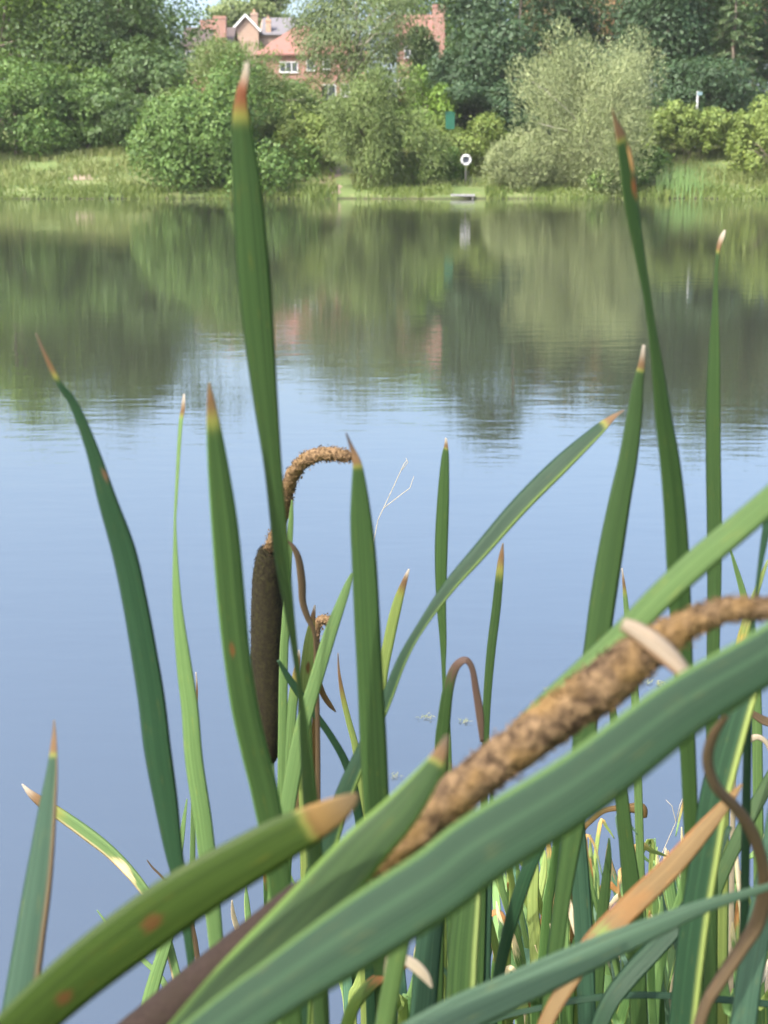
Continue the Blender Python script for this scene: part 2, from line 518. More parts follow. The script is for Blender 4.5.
# long bramble hedge on the right bank
def hedge(name, label, x0, x1, yt, Y, Yd, mat, seed, n, leaf):
    rng = np.random.default_rng(seed)
    a = P(x0, yt, Y); b_ = P(x1, yt, Y)
    base = np.array([(a[0] + b_[0]) / 2, Y, gzs((a[0] + b_[0]) / 2, Y)])
    root = tag(empty(name, base), label, 'hedge')
    nc = 260
    cx = rng.uniform(a[0], b_[0], nc); cy = Y + rng.uniform(-Yd, Yd, nc)
    g = gz(cx, cy); tz = a[2] + .35 * np.sin(cx * .9) + .25 * np.sin(cx * 2.3) - .22 * np.maximum(0, Y - cy)
    cz = g + (tz - g) * rng.uniform(.1, 1, nc) ** .6
    cr = rng.uniform(.35, .75, nc)
    wh = rng.integers(0, nc, n); d = unit(rng.normal(size=(n, 3)) + np.array([0, -.2, .3]))
    W = np.stack([cx, cy, cz], 1)[wh] + d * (cr[wh] * rng.uniform(.5, 1.05, n))[:, None]
    O = unit(d + rng.normal(size=d.shape) * .5 + np.array([0, 0, .3]))
    k = W[:, 2] > gz(W[:, 0], W[:, 1])
    V, Fq = leaf_quads(W[k], O[k], leaf, .65, rng)
    mesh_from('leaves', V, Fq, mat, root)
    mb = MB()
    for i in range(40):
        x = rng.uniform(a[0], b_[0]); y = Y + rng.uniform(-Yd, Yd) * .7; z = gzs(x, y)
        mb.tube([(x, y, z - .1), (x + rng.normal() * .4, y + rng.normal() * .3, z + .8), (x + rng.normal() * .9, y - .4, z + 1.5)], [.03, .02, .008], 4)
    mb.build('stems', MT_BARK, root)


hedge('bramble_hedge', 'long sunlit bramble hedge on the right of the far bank', 640, 800, 112, 111, 2.2, G_BRAMBLE, 51, 24000, .24)
hedge('bramble_hedge', 'low bramble hedge between the path and the dark oak', 425, 545, 140, 111, 1.6, G_BRAMBLE, 52, 7000, .25)

# blue-green flag iris clump
def iris(label, px, Y, spread, n, hgt, mat, seed):
    rng = np.random.default_rng(seed)
    c = P(px, 190, Y); base = np.array([c[0], Y, max(gzs(c[0], Y), 0)])
    V = []; Fq = []
    for i in range(n):
        x = base[0] + rng.normal() * spread; y = Y + rng.normal() * .5; z = max(gzs(x, y), -.05)
        hh = hgt * rng.uniform(.6, 1.1); lx = rng.normal() * .25; ly = rng.normal() * .2; wd = .03
        o = len(V)
        for f in (0, .5, 1):
            q = np.array([x + lx * f * f, y + ly * f * f, z + hh * f]); ww = wd * (1 - f * .9)
            V += [q - (ww, 0, 0), q + (ww, 0, 0)]
        Fq += [[o, o + 1, o + 3, o + 2], [o + 2, o + 3, o + 5, o + 4]]
    ob = mesh_from('iris_clump', V, Fq, mat, loc=base)
    tag(ob, label, 'plant')


G_IRIS = foliage_mat('iris_leaves', (.07, .15, .07), (.12, .20, .10), (.09, .17, .09))
iris('blue green clump of flag iris at the water edge right of the willow', 681, 101.3, 1.0, 170, 1.9, G_IRIS, 61)

# tall bank grass: uncountable
G_GRASS = foliage_mat('meadow_grass', (.07, .105, .040), (.13, .15, .085), (.08, .12, .05), transl=.3)
G_SEDGE = foliage_mat('shore_sedge', (.045, .085, .025), (.09, .125, .045), (.07, .105, .035), transl=.3)


def grass(name, label, n, xr, yr, hgt, mat, seed, wd=.05):
    rng = np.random.default_rng(seed)
    x = rng.uniform(*xr, n); y = rng.uniform(yr[0], yr[1], n)
    cl = np.sin(x * .8) * np.sin(y * .9 + x * .3) + rng.normal(size=n) * .4
    k = (cl > -.35) & ~((np.abs(x - (-2.7 - (y - 101) * .08)) < .55)) & ~((np.abs(x - 5.9) < 1.2) & (y < 102.5))
    x = x[k]; y = y[k]; n = len(x)
    z = gz(x, y)
    kk = z > -.16; x = x[kk]; y = y[kk]; z = z[kk]; n = len(x)
    h = hgt * rng.uniform(.4, 1.15, n) * (1 + .35 * np.sin(x * .5 + 1) * np.sin(y * .8))
    an = rng.uniform(0, math.pi, n); lx = rng.normal(size=n) * .3 * h; ly = rng.normal(size=n) * .3 * h
    dx = np.cos(an) * wd; dy = np.sin(an) * wd * .5
    b0 = np.stack([x - dx, y - dy, z - .03], 1); b1 = np.stack([x + dx, y + dy, z - .03], 1)
    m0 = np.stack([x - dx * .7 + lx * .35, y - dy + ly * .35, z + h * .6], 1); m1 = np.stack([x + dx * .7 + lx * .35, y + dy + ly * .35, z + h * .6], 1)
    t0 = np.stack([x - dx * .15 + lx, y + ly, z + h], 1); t1 = np.stack([x + dx * .15 + lx, y + ly, z + h], 1)
    V = np.stack([b0, b1, m1, m0, t1, t0], 1).reshape(-1, 3)
    o = np.arange(n)[:, None] * 6
    Fq = np.concatenate([o + np.array([0, 1, 2, 3]), o + np.array([3, 2, 4, 5])])
    tag(mesh_from(name, V, Fq, mat, loc=(0, 105, 0)), label, 'grass', kind='stuff')


grass('bank_grass', 'tall seeding grass covering the slope of the far bank', 52000, (-46, 46), (101.5, 116), .5, G_GRASS, 71)
grass('shore_sedge', 'green sedges fringing the far waterline', 22000, (-46, 46), (99.2, 102.0), .42, G_SEDGE, 72, .06)

# bare path down to the water
m = plain('bare_soil', (.16, .125, .085), (.20, .16, .11), 2.5, .95, .3)


def path(name, pts, wid, mat):
    V = []; Fq = []
    for i, (x, y) in enumerate(pts):
        for kx in (-1, -.5, 0, .5, 1):
            xx = x + kx * wid * (1 + .25 * math.sin(i * 1.7 + kx)); V.append((xx, y, gzs(xx, y) + .03 * (1 - kx * kx) + .012))
    for i in range(len(pts) - 1):
        for j in range(4):
            a = i * 5 + j; Fq.append([a, a + 1, a + 6, a + 5])
    tag(mesh_from(name, V, Fq, mat, smooth=True, loc=(pts[0][0], pts[0][1], 0)), kind='structure')


c0 = P(330, 190, 101)[0]
path('path', [(c0 + .25 * math.sin(i * .6) - i * .02, 100.4 + i * .55) for i in range(18)], .6, m)
c1 = P(430, 150, 109)[0]
path('path', [(c1 + i * .3 - 1, 108.2 + .3 * math.sin(i)) for i in range(8)], .5, m)
c2 = P(82, 176, 105)[0]
path('path', [(c2, 104.2 + i * .3) for i in range(5)], .8, m)

# ------------------------------------------------------------------ bank furniture
M_GREY = plain('weathered_timber', (.12, .115, .10), (.19, .18, .165), 5, .85, .3)
M_WHITE = plain('white_paint', (.55, .55, .54), (.46, .46, .45), 3, .45)
M_GREEN = plain('green_paint', (.010, .075, .042), (.014, .095, .055), 3, .5)
M_DARKGREY = plain('dark_board', (.05, .06, .08), (.07, .08, .10), 3, .6)
M_ORANGE = plain('orange_band', (.65, .16, .04), (.6, .14, .04), 3, .5)
M_BLUE = plain('pale_blue_plate', (.14, .21, .23), (.17, .25, .27), 3, .5)

YR = 103.4
q = P(466, 160, YR)
gp = gzs(q[0], YR)
root = tag(empty('notice_post', (q[0], YR + .1, gp)), 'wooden post holding the white life ring', 'post')
mb = MB(); mb.box(q[0] - .04, q[0] + .04, YR + .04, YR + .12, gp - .3, q[2] + .45); mb.build('post', M_GREY, root)
mb = MB(); mb.box(q[0] - .24, q[0] + .24, YR + .005, YR + .035, q[2] - .28, q[2] + .28); mb.build('back_board', M_DARKGREY, root)
root = tag(empty('life_ring', (q[0], YR - .07, q[2])), 'white life ring hung on its post on the far bank', 'life ring')
ns, nr = 40, 10
V = []; Fq = []
for i in range(ns):
    a = 2 * math.pi * i / ns
    for j in range(nr):
        bb = 2 * math.pi * j / nr; r = .31 + .085 * math.cos(bb)
        V.append((q[0] + r * math.cos(a), YR - .11 + .07 * math.sin(bb), q[2] + r * math.sin(a)))
for i in range(ns):
    for j in range(nr):
        Fq.append([i * nr + j, i * nr + (j + 1) % nr, ((i + 1) % ns) * nr + (j + 1) % nr, ((i + 1) % ns) * nr + j])
mesh_from('ring', V, Fq, M_WHITE, root, smooth=True)
for k_ in range(4):
    a0 = math.pi / 4 + k_ * math.pi / 2
    V = []; Fq = []
    for i in range(5):
        a = a0 - .1 + i * .05
        for j in range(nr):
            bb = 2 * math.pi * j / nr; r = .31 + .091 * math.cos(bb)
            V.append((q[0] + r * math.cos(a), YR - .11 + .076 * math.sin(bb), q[2] + r * math.sin(a)))
    for i in range(4):
        for j in range(nr):
            Fq.append([i * nr + j, i * nr + (j + 1) % nr, (i + 1) * nr + (j + 1) % nr, (i + 1) * nr + j])
    mesh_from('band', V, Fq, M_GREY, root, smooth=True)

YG = 106.5
q = P(450, 121, YG)
gp = gzs(q[0], YG)
root = tag(empty('green_cabinet', (q[0], YG, gp)), 'green metal cabinet on a post in front of the dark oak', 'cabinet')
mb = MB(); mb.box(q[0] - .33, q[0] + .33, YG - .15, YG + .15, q[2] - .58, q[2] + .55); mb.build('box', M_GREEN, root)
mb = MB(); mb.prism([(q[0] - .38, YG - .2, q[2] + .553), (q[0] + .38, YG - .2, q[2] + .553), (q[0] + .38, YG - .2, q[2] + .60), (q[0], YG - .2, q[2] + .68), (q[0] - .38, YG - .2, q[2] + .60)], (0, .42, 0)); mb.build('lid', M_GREEN, root)
mb = MB(); mb.box(q[0] - .05, q[0] + .05, YG - .05, YG + .05, gp - .3, q[2] - .583); mb.build('post', M_GREY, root)

q = P(462, 192, 100.2)
root = tag(empty('fishing_platform', (q[0], 100.2, .1)), 'small grey timber fishing platform at the water edge', 'platform')
mb = MB()
for i in range(6):
    mb.box(q[0] - .82, q[0] + .82, 99.3 + i * .25, 99.53 + i * .25, .26, .31)
mb.build('deck', M_WHITE if False else M_GREY, root)
mb = MB(); mb.box(q[0] - .84, q[0] + .84, 99.25, 99.295, .17, .315); mb.build('front_board', plain('pale_timber', (.17, .17, .165), (.24, .24, .23), 5, .8), root)
for sx_ in (-.7, .7):
    for yy in (99.36, 100.6):
        mb = MB(); mb.box(q[0] + sx_ - .05, q[0] + sx_ + .05, yy - .05, yy + .05, -.8, .258); mb.build('leg', M_GREY, root)

q = P(697.5, 96, 114)
gp = gzs(q[0], 114)
root = tag(empty('sign_post', (q[0], 114, gp)), 'white post with a small pale blue sign above the bramble hedge', 'sign')
mb = MB(); mb.box(q[0] - .06, q[0] + .06, 113.95, 114.05, gp - .2, q[2] + .35); mb.build('post', M_WHITE, root)
mb = MB(); mb.box(q[0] - .05, q[0] + .34, 113.90, 113.945, q[2] + .06, q[2] + .30); mb.build('plate', M_BLUE, root)

# ------------------------------------------------------------------ houses
def brick_mat(name, c1, c2):
    m = bpy.data.materials.new(name)
    t, N, L, b = nodes(m)
    br = N.new('ShaderNodeTexBrick')
    tc = N.new('ShaderNodeTexCoord').outputs['Object']
    L.new(mapping(t, tc, (1, 1, 1), rot=(R(90), 0, 0)), br.inputs['Vector'])
    br.inputs['Color1'].default_value = rgba(c1); br.inputs['Color2'].default_value = rgba(c2)
    br.inputs['Mortar'].default_value = (.36, .32, .27, 1)
    br.inputs['Scale'].default_value = 1; br.inputs['Brick Width'].default_value = .225; br.inputs['Row Height'].default_value = .075
    br.inputs['Mortar Size'].default_value = .009
    L.new(br.outputs[0], b.inputs['Base Color']); b.inputs['Roughness'].default_value = .9
    return m


def tile_mat(name, c1, c2):
    m = bpy.data.materials.new(name)
    t, N, L, b = nodes(m)
    tc = N.new('ShaderNodeTexCoord').outputs['Object']
    wv = N.new('ShaderNodeTexWave'); wv.bands_direction = 'Z'; wv.inputs['Scale'].default_value = 1.6; wv.inputs['Distortion'].default_value = .6
    L.new(tc, wv.inputs['Vector'])
    c = mix(t, noise_tex(t, tc, 2.2, 4), c1, c2)
    c = mix(t, mth(t, 'MULTIPLY', wv.outputs[1], .25), c, tuple(x * .6 for x in c1))
    L.new(c, b.inputs['Base Color']); b.inputs['Roughness'].default_value = .8
    bump(t, wv.outputs[1], .5, .03, b)
    return m


BR_RED = brick_mat('red_brick', (.16, .045, .028), (.21, .068, .040))
BR_ORANGE = brick_mat('orange_brick', (.20, .115, .075), (.26, .155, .10))
TL_RED = tile_mat('red_tiles', (.17, .07, .052), (.22, .105, .08))
TL_SLATE = tile_mat('grey_slates', (.09, .085, .09), (.13, .12, .125))
TL_BROWN = tile_mat('brown_tiles', (.05, .036, .032), (.08, .055, .048))
M_POT = plain('clay_pot', (.30, .19, .12), (.36, .24, .16), 3, .8)
m = bpy.data.materials.new('window_glass'); t, N, L, b = nodes(m)
b.inputs['Base Color'].default_value = (.04, .05, .06, 1); b.inputs['Roughness'].default_value = .05
M_GLASS = m


def window(root, cx, cz, w_, h_, Yw, cols=2):
    """white framed window on a wall whose face is at Yw"""
    mb = MB(); y0 = Yw - .05; y1 = Yw + .06; fr = .09
    mb.box(cx - w_ / 2, cx + w_ / 2, y0, y1, cz - h_ / 2, cz - h_ / 2 + fr)
    mb.box(cx - w_ / 2, cx + w_ / 2, y0, y1, cz + h_ / 2 - fr, cz + h_ / 2)
    for i in range(cols + 1):
        x = cx - w_ / 2 + fr / 2 + (w_ - fr) * i / cols
        mb.box(x - fr / 2, x + fr / 2, y0 + .002, y1 - .002, cz - h_ / 2 + fr, cz + h_ / 2 - fr)
    f = mb.build('window', M_WHITE, root)
    mb = MB(); mb.box(cx - w_ / 2 + .02, cx + w_ / 2 - .02, Yw - .02, Yw + .02, cz - h_ / 2 + .02, cz + h_ / 2 - .02)
    mb.build('pane', M_GLASS, f)
    mb = MB(); mb.box(cx - w_ / 2 - .06, cx + w_ / 2 + .06, Yw - .14, Yw - .052, cz - h_ / 2 - .08, cz - h_ / 2 + .003)
    mb.build('sill', M_WHITE, f)


def chimney(root, cx, cy, z0, z1, w_, d_, mat, pots=2):
    mb = MB()
    mb.box(cx - w_ / 2, cx + w_ / 2, cy - d_ / 2, cy + d_ / 2, z0, z1 - .3)
    mb.box(cx - w_ / 2 - .06, cx + w_ / 2 + .06, cy - d_ / 2 - .06, cy + d_ / 2 + .06, z1 - .298, z1 - .12)
    mb.box(cx - w_ / 2 - .02, cx + w_ / 2 + .02, cy - d_ / 2 - .02, cy + d_ / 2 + .02, z1 - .118, z1)
    c = mb.build('chimney', mat, root)
    for i in range(pots):
        x = cx + ((i + .5) / pots - .5) * w_ * .8
        mb = MB(); mb.tube([(x, cy, z1 + .002), (x, cy, z1 + .2), (x, cy, z1 + .42)], [.16, .13, .15], 10)
        mb.build('chimney_pot', M_POT, c)


def gable_roof(root, x0, x1, y0, y1, ze, zr, axis, mat, over=.3, th=.14):
    """pitched roof, ridge along axis"""
    mb = MB()
    if axis == 'x':
        ym = (y0 + y1) / 2; sl_ = (zr - ze) / (ym - y0); zo = ze - over * sl_
        mb.prism([(x0 - over, y0 - over, zo), (x0 - over, ym, zr), (x0 - over, y1 + over, zo), (x0 - over, y1 + over, zo + th), (x0 - over, ym, zr + th * 1.2), (x0 - over, y0 - over, zo + th)], (x1 - x0 + 2 * over, 0, 0))
    else:
        xm = (x0 + x1) / 2; sl_ = (zr - ze) / (xm - x0); zo = ze - over * sl_
        mb.prism([(x0 - over, y0 - over, zo), (xm, y0 - over, zr), (x1 + over, y0 - over, zo), (x1 + over, y0 - over, zo + th), (xm, y0 - over, zr + th * 1.2), (x0 - over, y0 - over, zo + th)], (0, y1 - y0 + 2 * over, 0))
    return mb.build('roof', mat, root)


def house_walls(root, x0, x1, y0, y1, zg, ze, zr, axis, mat, name='wall'):
    mb = MB()
    if axis == 'x':
        ym = (y0 + y1) / 2
        mb.prism([(x0, y0, zg - 1), (x0, y1, zg - 1), (x0, y1, ze), (x0, ym, zr - .003), (x0, y0, ze)], (x1 - x0, 0, 0))
    else:
        xm = (x0 + x1) / 2
        mb.prism([(x0, y0, zg - 1), (x1, y0, zg - 1), (x1, y0, ze), (xm, y0, zr - .003), (x0, y0, ze)], (0, y1 - y0, 0))
    return mb.build(name, mat, root)


def barge(root, x0, x1, y, ze, zr, over=.3, mat=None):
    mb = MB(); xm = (x0 + x1) / 2; sl_ = (zr - ze) / (xm - x0); zo = ze - over * sl_; hh = .30
    yy = y - over - .06
    mb.prism([(x0 - over, yy, zo - .12), (xm, yy, zr - .12), (xm, yy, zr + .2), (x0 - over, yy, zo + .2)], (0, .055, 0))
    mb.prism([(xm + .003, yy, zr - .12), (x1 + over, yy, zo - .12), (x1 + over, yy, zo + .2), (xm + .003, yy, zr + .2)], (0, .055, 0))
    mb.build('bargeboard', mat or M_WHITE, root)


# A: gabled house behind with slate roof and twin chimneys in front
Y = 168.0
def X(px, Y): return P(px, 60, Y)[0]
def Z(py, Y): return P(384, py, Y)[2]
zg = gzs(X(250, Y), Y)
root = tag(empty('gabled_house', (X(250, Y), Y, zg)), 'orange brick house with a white edged gable and grey slate roof', 'house')
gx0, gx1 = X(234, Y), X(259, Y)
ze, zr = Z(29, Y), Z(15.5, Y)
house_walls(root, gx0, gx1, Y, Y + 7, zg, ze, zr, 'y', BR_ORANGE)
gable_roof(root, gx0, gx1, Y, Y + 7, ze, zr, 'y', TL_SLATE)
barge(root, gx0, gx1, Y, ze, zr)
house_walls(root, gx1 + .003, X(306, Y), Y + 1.2, Y + 8, zg, Z(33, Y), Z(15, Y), 'x', BR_ORANGE, 'wing_wall')
gable_roof(root, gx1 + .5, X(306, Y), Y + 1.2, Y + 8, Z(33, Y), Z(15, Y), 'x', TL_SLATE)
chimney(root, X(252, Y), Y + 4.2, Z(22, Y), Z(9, Y), .8, .7, BR_ORANGE, 1)
chimney(root, X(268, Y), Y + 1.6, Z(36, Y), Z(18, Y), .55, .55, M_POT, 1)

Y = 158.0
zg = gzs(X(210, Y), Y)
root = tag(empty('chimney_house', (X(210, Y), Y, zg)), 'brick house with two broad chimney stacks and brown roof', 'house')
x0, x1 = X(184, Y), X(231, Y)
house_walls(root, x0, x1, Y, Y + 6.5, zg, Z(45, Y), Z(26, Y), 'x', BR_RED)
gable_roof(root, x0, x1, Y, Y + 6.5, Z(45, Y), Z(26, Y), 'x', TL_BROWN)
chimney(root, X(206, Y), Y + 3.4, Z(40, Y), Z(17, Y), 1.75, .9, BR_RED, 0)
chimney(root, X(221, Y), Y - .1, zg, Z(16.5, Y), 1.35, .9, BR_RED, 0)
window(root, X(191, Y), Z(50, Y) - .6, 1.1, 1.2, Y, 2)

# B: long red tiled house with white windows
Y = 150.0
zg = gzs(X(320, Y), Y)
root = tag(empty('tiled_house', (X(310, Y), Y, zg)), 'red brick house with a faded red tiled roof and white windows', 'house')
x0, x1 = X(258, Y), X(366, Y)
ze, zr = Z(54, Y), Z(23, Y)
house_walls(root, x0, x1, Y, Y + 7, zg, ze, ze + .003, 'x', BR_RED)
mb = MB(); ym = Y + 3.5; o = .35; hx = 3.6
q8 = [(x0 - o, Y - o, ze), (x1 + o, Y - o, ze), (x1 + o, Y + 7 + o, ze), (x0 - o, Y + 7 + o, ze), (x0 + hx, ym, zr), (x1 - hx, ym, zr)]
q8 += [(a[0], a[1], a[2] + .0) for a in []]
mb.add([*q8, *[(a[0], a[1], a[2] - .15) for a in q8[:4]]],
       [(0, 1, 5, 4), (1, 2, 5), (2, 3, 4, 5), (3, 0, 4), (0, 6, 7, 1), (1, 7, 8, 2), (2, 8, 9, 3), (3, 9, 6, 0), (6, 9, 8, 7)])
mb.build('roof', TL_RED, root)
for px, py, w_, h_, cl_ in ((288.5, 67, 1.9, 1.05, 3), (310.5, 65, .85, 1.1, 1), (326.5, 64, .75, 1.0, 1), (358, 63, .9, 1.2, 1), (345, 90, 1.0, 1.3, 2)):
    window(root, X(px, Y), Z(py, Y), w_, h_, Y, cl_)
# projecting lower gable
gy = Y - 2.2
a0, a1 = X(300, gy), X(321, gy)
house_walls(root, a0, a1, gy, Y - .004, zg - .5, Z(86, gy), Z(77.5, gy), 'y', BR_RED, 'porch_wall')
gable_roof(root, a0, a1, gy, Y - .35, Z(86, gy), Z(77.5, gy), 'y', TL_RED, .2)
window(root, X(298, Y) - .35, Z(92, Y), .6, 1.3, Y, 1)
window(root, X(328, Y), Z(92, Y), 1.6, 1.5, Y, 2)

tree('shrub', 'dark shrub hiding the wall of the house with the tall chimney', 'bush', (408, 452, 37, 96), 141, G_OAK, 39, .34, 5000, group=SG)
# C: right house seen gable end, with tall chimney
Y = 150.0
zg = gzs(X(428, Y), Y)
root = tag(empty('brick_house', (X(428, Y), Y, zg)), 'brick house with orange roof and a tall chimney right of the pale tree', 'house')
x0, x1 = X(398, Y), X(442, Y)
house_walls(root, x0, x1, Y, Y + 6.5, zg, Z(37, Y), Z(13, Y), 'x', BR_RED)
gable_roof(root, x0, x1, Y, Y + 6.5, Z(37, Y), Z(13, Y), 'x', TL_RED)
chimney(root, X(438, Y), Y - .25, Z(60, Y), Z(5, Y), 1.25, .8, BR_RED, 0)
window(root, X(406, Y), Z(83, Y), 1.5, 1.1, Y, 2)
window(root, X(410, Y), Z(52, Y), 1.2, 1.1, Y, 2)


# ------------------------------------------------------------------ cattails
def leaf_mat(name, c1, c2, edge=None, tip_s=None, tip_len=.03, tipc=(.30, .17, .07), spots=(), transl=.28, rough=.42, seed=0, edge_side=None, join=None):
    m = bpy.data.materials.new(name)
    t, N, L, b = nodes(m)
    uv = N.new('ShaderNodeUVMap').outputs[0]
    sp = N.new('ShaderNodeSeparateXYZ'); L.new(uv, sp.inputs[0])
    u, s = sp.outputs[0], sp.outputs[1]
    fine = noise_tex(t, mapping(t, uv, (34, 3.0, 1), loc=(seed, seed * 3, 0)), 1, 3, .6)
    broad = noise_tex(t, mapping(t, uv, (4.5, 5, 1), loc=(seed * 2, seed, 0)), 1, 3)
    c = mix(t, ramp(t, fine, .3, .7), tuple(x * .85 for x in c1), c2)
    veins = noise_tex(t, mapping(t, uv, (11, .9, 1), loc=(seed * 5, seed, 0)), 1, 2)
    c = mix(t, mth(t, 'MULTIPLY', ramp(t, veins, .42, .68), .65), c, tuple(x * .62 for x in c1))
    c = mix(t, mth(t, 'MULTIPLY', ramp(t, broad, .35, .75), .5), c, tuple(x * .72 for x in c1))
    mot = noise_tex(t, mapping(t, uv, (9, 70, 1), loc=(seed, 1, 0)), 1, 3)
    c = mix(t, mth(t, 'MULTIPLY', ramp(t, mot, .60, .76), .42), c, (c2[0] * 1.6 + .03, c2[1] * 1.2, c2[2] * .7))
    if edge:
        d = mth(t, 'ABSOLUTE', mth(t, 'SUBTRACT', u, .5)) if edge_side is None else (u if edge_side > 0 else mth(t, 'SUBTRACT', 1.0, u))
        lo, hi = (.40, .49) if edge_side is None else (.72, .95)
        f = ramp(t, mth(t, 'MULTIPLY_ADD', fine, .05, d), lo + .025, hi + .025)
        c = mix(t, mth(t, 'MULTIPLY', f, .8), c, edge)
    for (u0, s0, ru, rs, cc) in spots:
        du = mth(t, 'DIVIDE', mth(t, 'SUBTRACT', u, u0), ru); ds = mth(t, 'DIVIDE', mth(t, 'SUBTRACT', s, s0), rs)
        d = mth(t, 'SQRT', mth(t, 'ADD', mth(t, 'MULTIPLY', du, du), mth(t, 'MULTIPLY', ds, ds)))
        d = mth(t, 'ADD', d, mth(t, 'MULTIPLY', mth(t, 'SUBTRACT', mot, .5), 2.4))
        f = mth(t, 'SUBTRACT', 1.0, ramp(t, d, .35, 1.15))
        c = mix(t, mth(t, 'MULTIPLY', f, mth(t, 'MULTIPLY_ADD', fine, .6, .6)), c, cc)
    if tip_s is not None:
        sn = mth(t, 'MULTIPLY_ADD', mth(t, 'SUBTRACT', fine, .5), tip_len * .9, s)
        f = mth(t, 'SUBTRACT', 1.0, ramp(t, sn, tip_s - tip_len * .1, tip_s + tip_len))
        yel = mix(t, ramp(t, f, .25, .95), (.17, .18, .04), tipc)
        c = mix(t, ramp(t, f, 0, .5), c, yel)
    if join:
        js, jl, jc = join
        f = ramp(t, mth(t, 'MULTIPLY_ADD', mth(t, 'SUBTRACT', fine, .5), jl * 1.5, s), js - jl * 2.2, js - jl * .1)
        c = mix(t, f, c, jc)
    L.new(c, b.inputs['Base Color'])
    b.inputs['Roughness'].default_value = rough
    b.inputs['Specular IOR Level'].default_value = .2
    bump(t, fine, .5, .0006, b)
    tr = N.new('ShaderNodeBsdfTranslucent')
    hs = N.new('ShaderNodeHueSaturation'); hs.inputs['Value'].default_value = 1.5; hs.inputs['Saturation'].default_value = 1.15
    L.new(c, hs.inputs['Color']); L.new(hs.outputs[0], tr.inputs[0])
    mx = N.new('ShaderNodeMixShader'); mx.inputs[0].default_value = transl
    L.new(b.outputs[0], mx.inputs[1]); L.new(tr.outputs[0], mx.inputs[2])
    L.new(mx.outputs[0], N['Material Output'].inputs[0])
    return m


# kinds of green: (c1, c2)
KIND = {
    'deep': ((.026, .074, .036), (.060, .134, .062)),
    'mid': ((.058, .128, .038), (.096, .182, .052)),
    'blue': ((.050, .125, .072), (.085, .180, .105)),
    'dark': ((.028, .085, .040), (.045, .115, .052)),
    'light': ((.13, .235, .075), (.19, .30, .105)),
    'yellow': ((.20, .28, .07), (.28, .34, .11)),
    'warm': ((.075, .140, .022), (.110, .185, .032)),
    'pale': ((.10, .18, .11), (.15, .24, .15)),
    'tan': ((.22, .128, .034), (.34, .222, .085)),
    'brown': ((.18, .122, .066), (.28, .20, .12)),
    'cream': ((.60, .50, .33), (.72, .64, .48)),
}


def catmull(A, per):
    A = np.asarray(A, float); out = []; idx = []
    n = len(A)
    for i in range(n - 1):
        p0 = A[max(i - 1, 0)]; p1 = A[i]; p2 = A[i + 1]; p3 = A[min(i + 2, n - 1)]
        for k in range(per):
            t_ = k / per
            out.append(.5 * ((2 * p1) + (-p0 + p2) * t_ + (2 * p0 - 5 * p1 + 4 * p2 - p3) * t_ ** 2 + (-p0 + 3 * p1 - 3 * p2 + p3) * t_ ** 3))
            idx.append(i + t_)
    out.append(A[-1]); idx.append(n - 1)
    return np.array(out), np.array(idx)


def to_ground(C, dirx):
    """world control points leading from the last visible point down to the bank"""
    x, y, z = C
    yb = min(max(y + .12, .5), 2.3); xb = x + np.clip(dirx, -.25, .25)
    zb = gzs(xb, yb) - .04
    if z - zb < .05: return []
    return [np.array([x + (xb - x) * f * (2 - f), y + (yb - y) * f, z + (zb - z) * f]) for f in (.3, .65, 1.0)]


def bend_to_ground(c, dirn):
    """smooth curve from a visible blade end down to its root"""
    c = np.array(c); x, y, z = c
    horiz = math.hypot(dirn[0], dirn[1])
    yb = min(max(y + .12, .5), 2.3); L_ = .45 * max(z - .2, .1)
    xb = x + np.clip(dirn[0] * .9, -.6, .6) * min(1, L_ * 1.6)
    zb = gzs(xb, yb) - .04
    if z - zb < .05: return []
    e = np.array([xb, yb, zb]); t0 = np.array(dirn) * (z - zb) * .9; t1 = np.array([0, 0, -1.0]) * (z - zb) * .9
    out = []
    for f in (.01, .03, .07, .14, .26, .42, .6, .8, 1.0):
        h00 = 2 * f ** 3 - 3 * f ** 2 + 1; h10 = f ** 3 - 2 * f ** 2 + f; h01 = -2 * f ** 3 + 3 * f ** 2; h11 = f ** 3 - f ** 2
        out.append(h00 * c + h10 * t0 + h01 * e + h11 * t1)
    return out


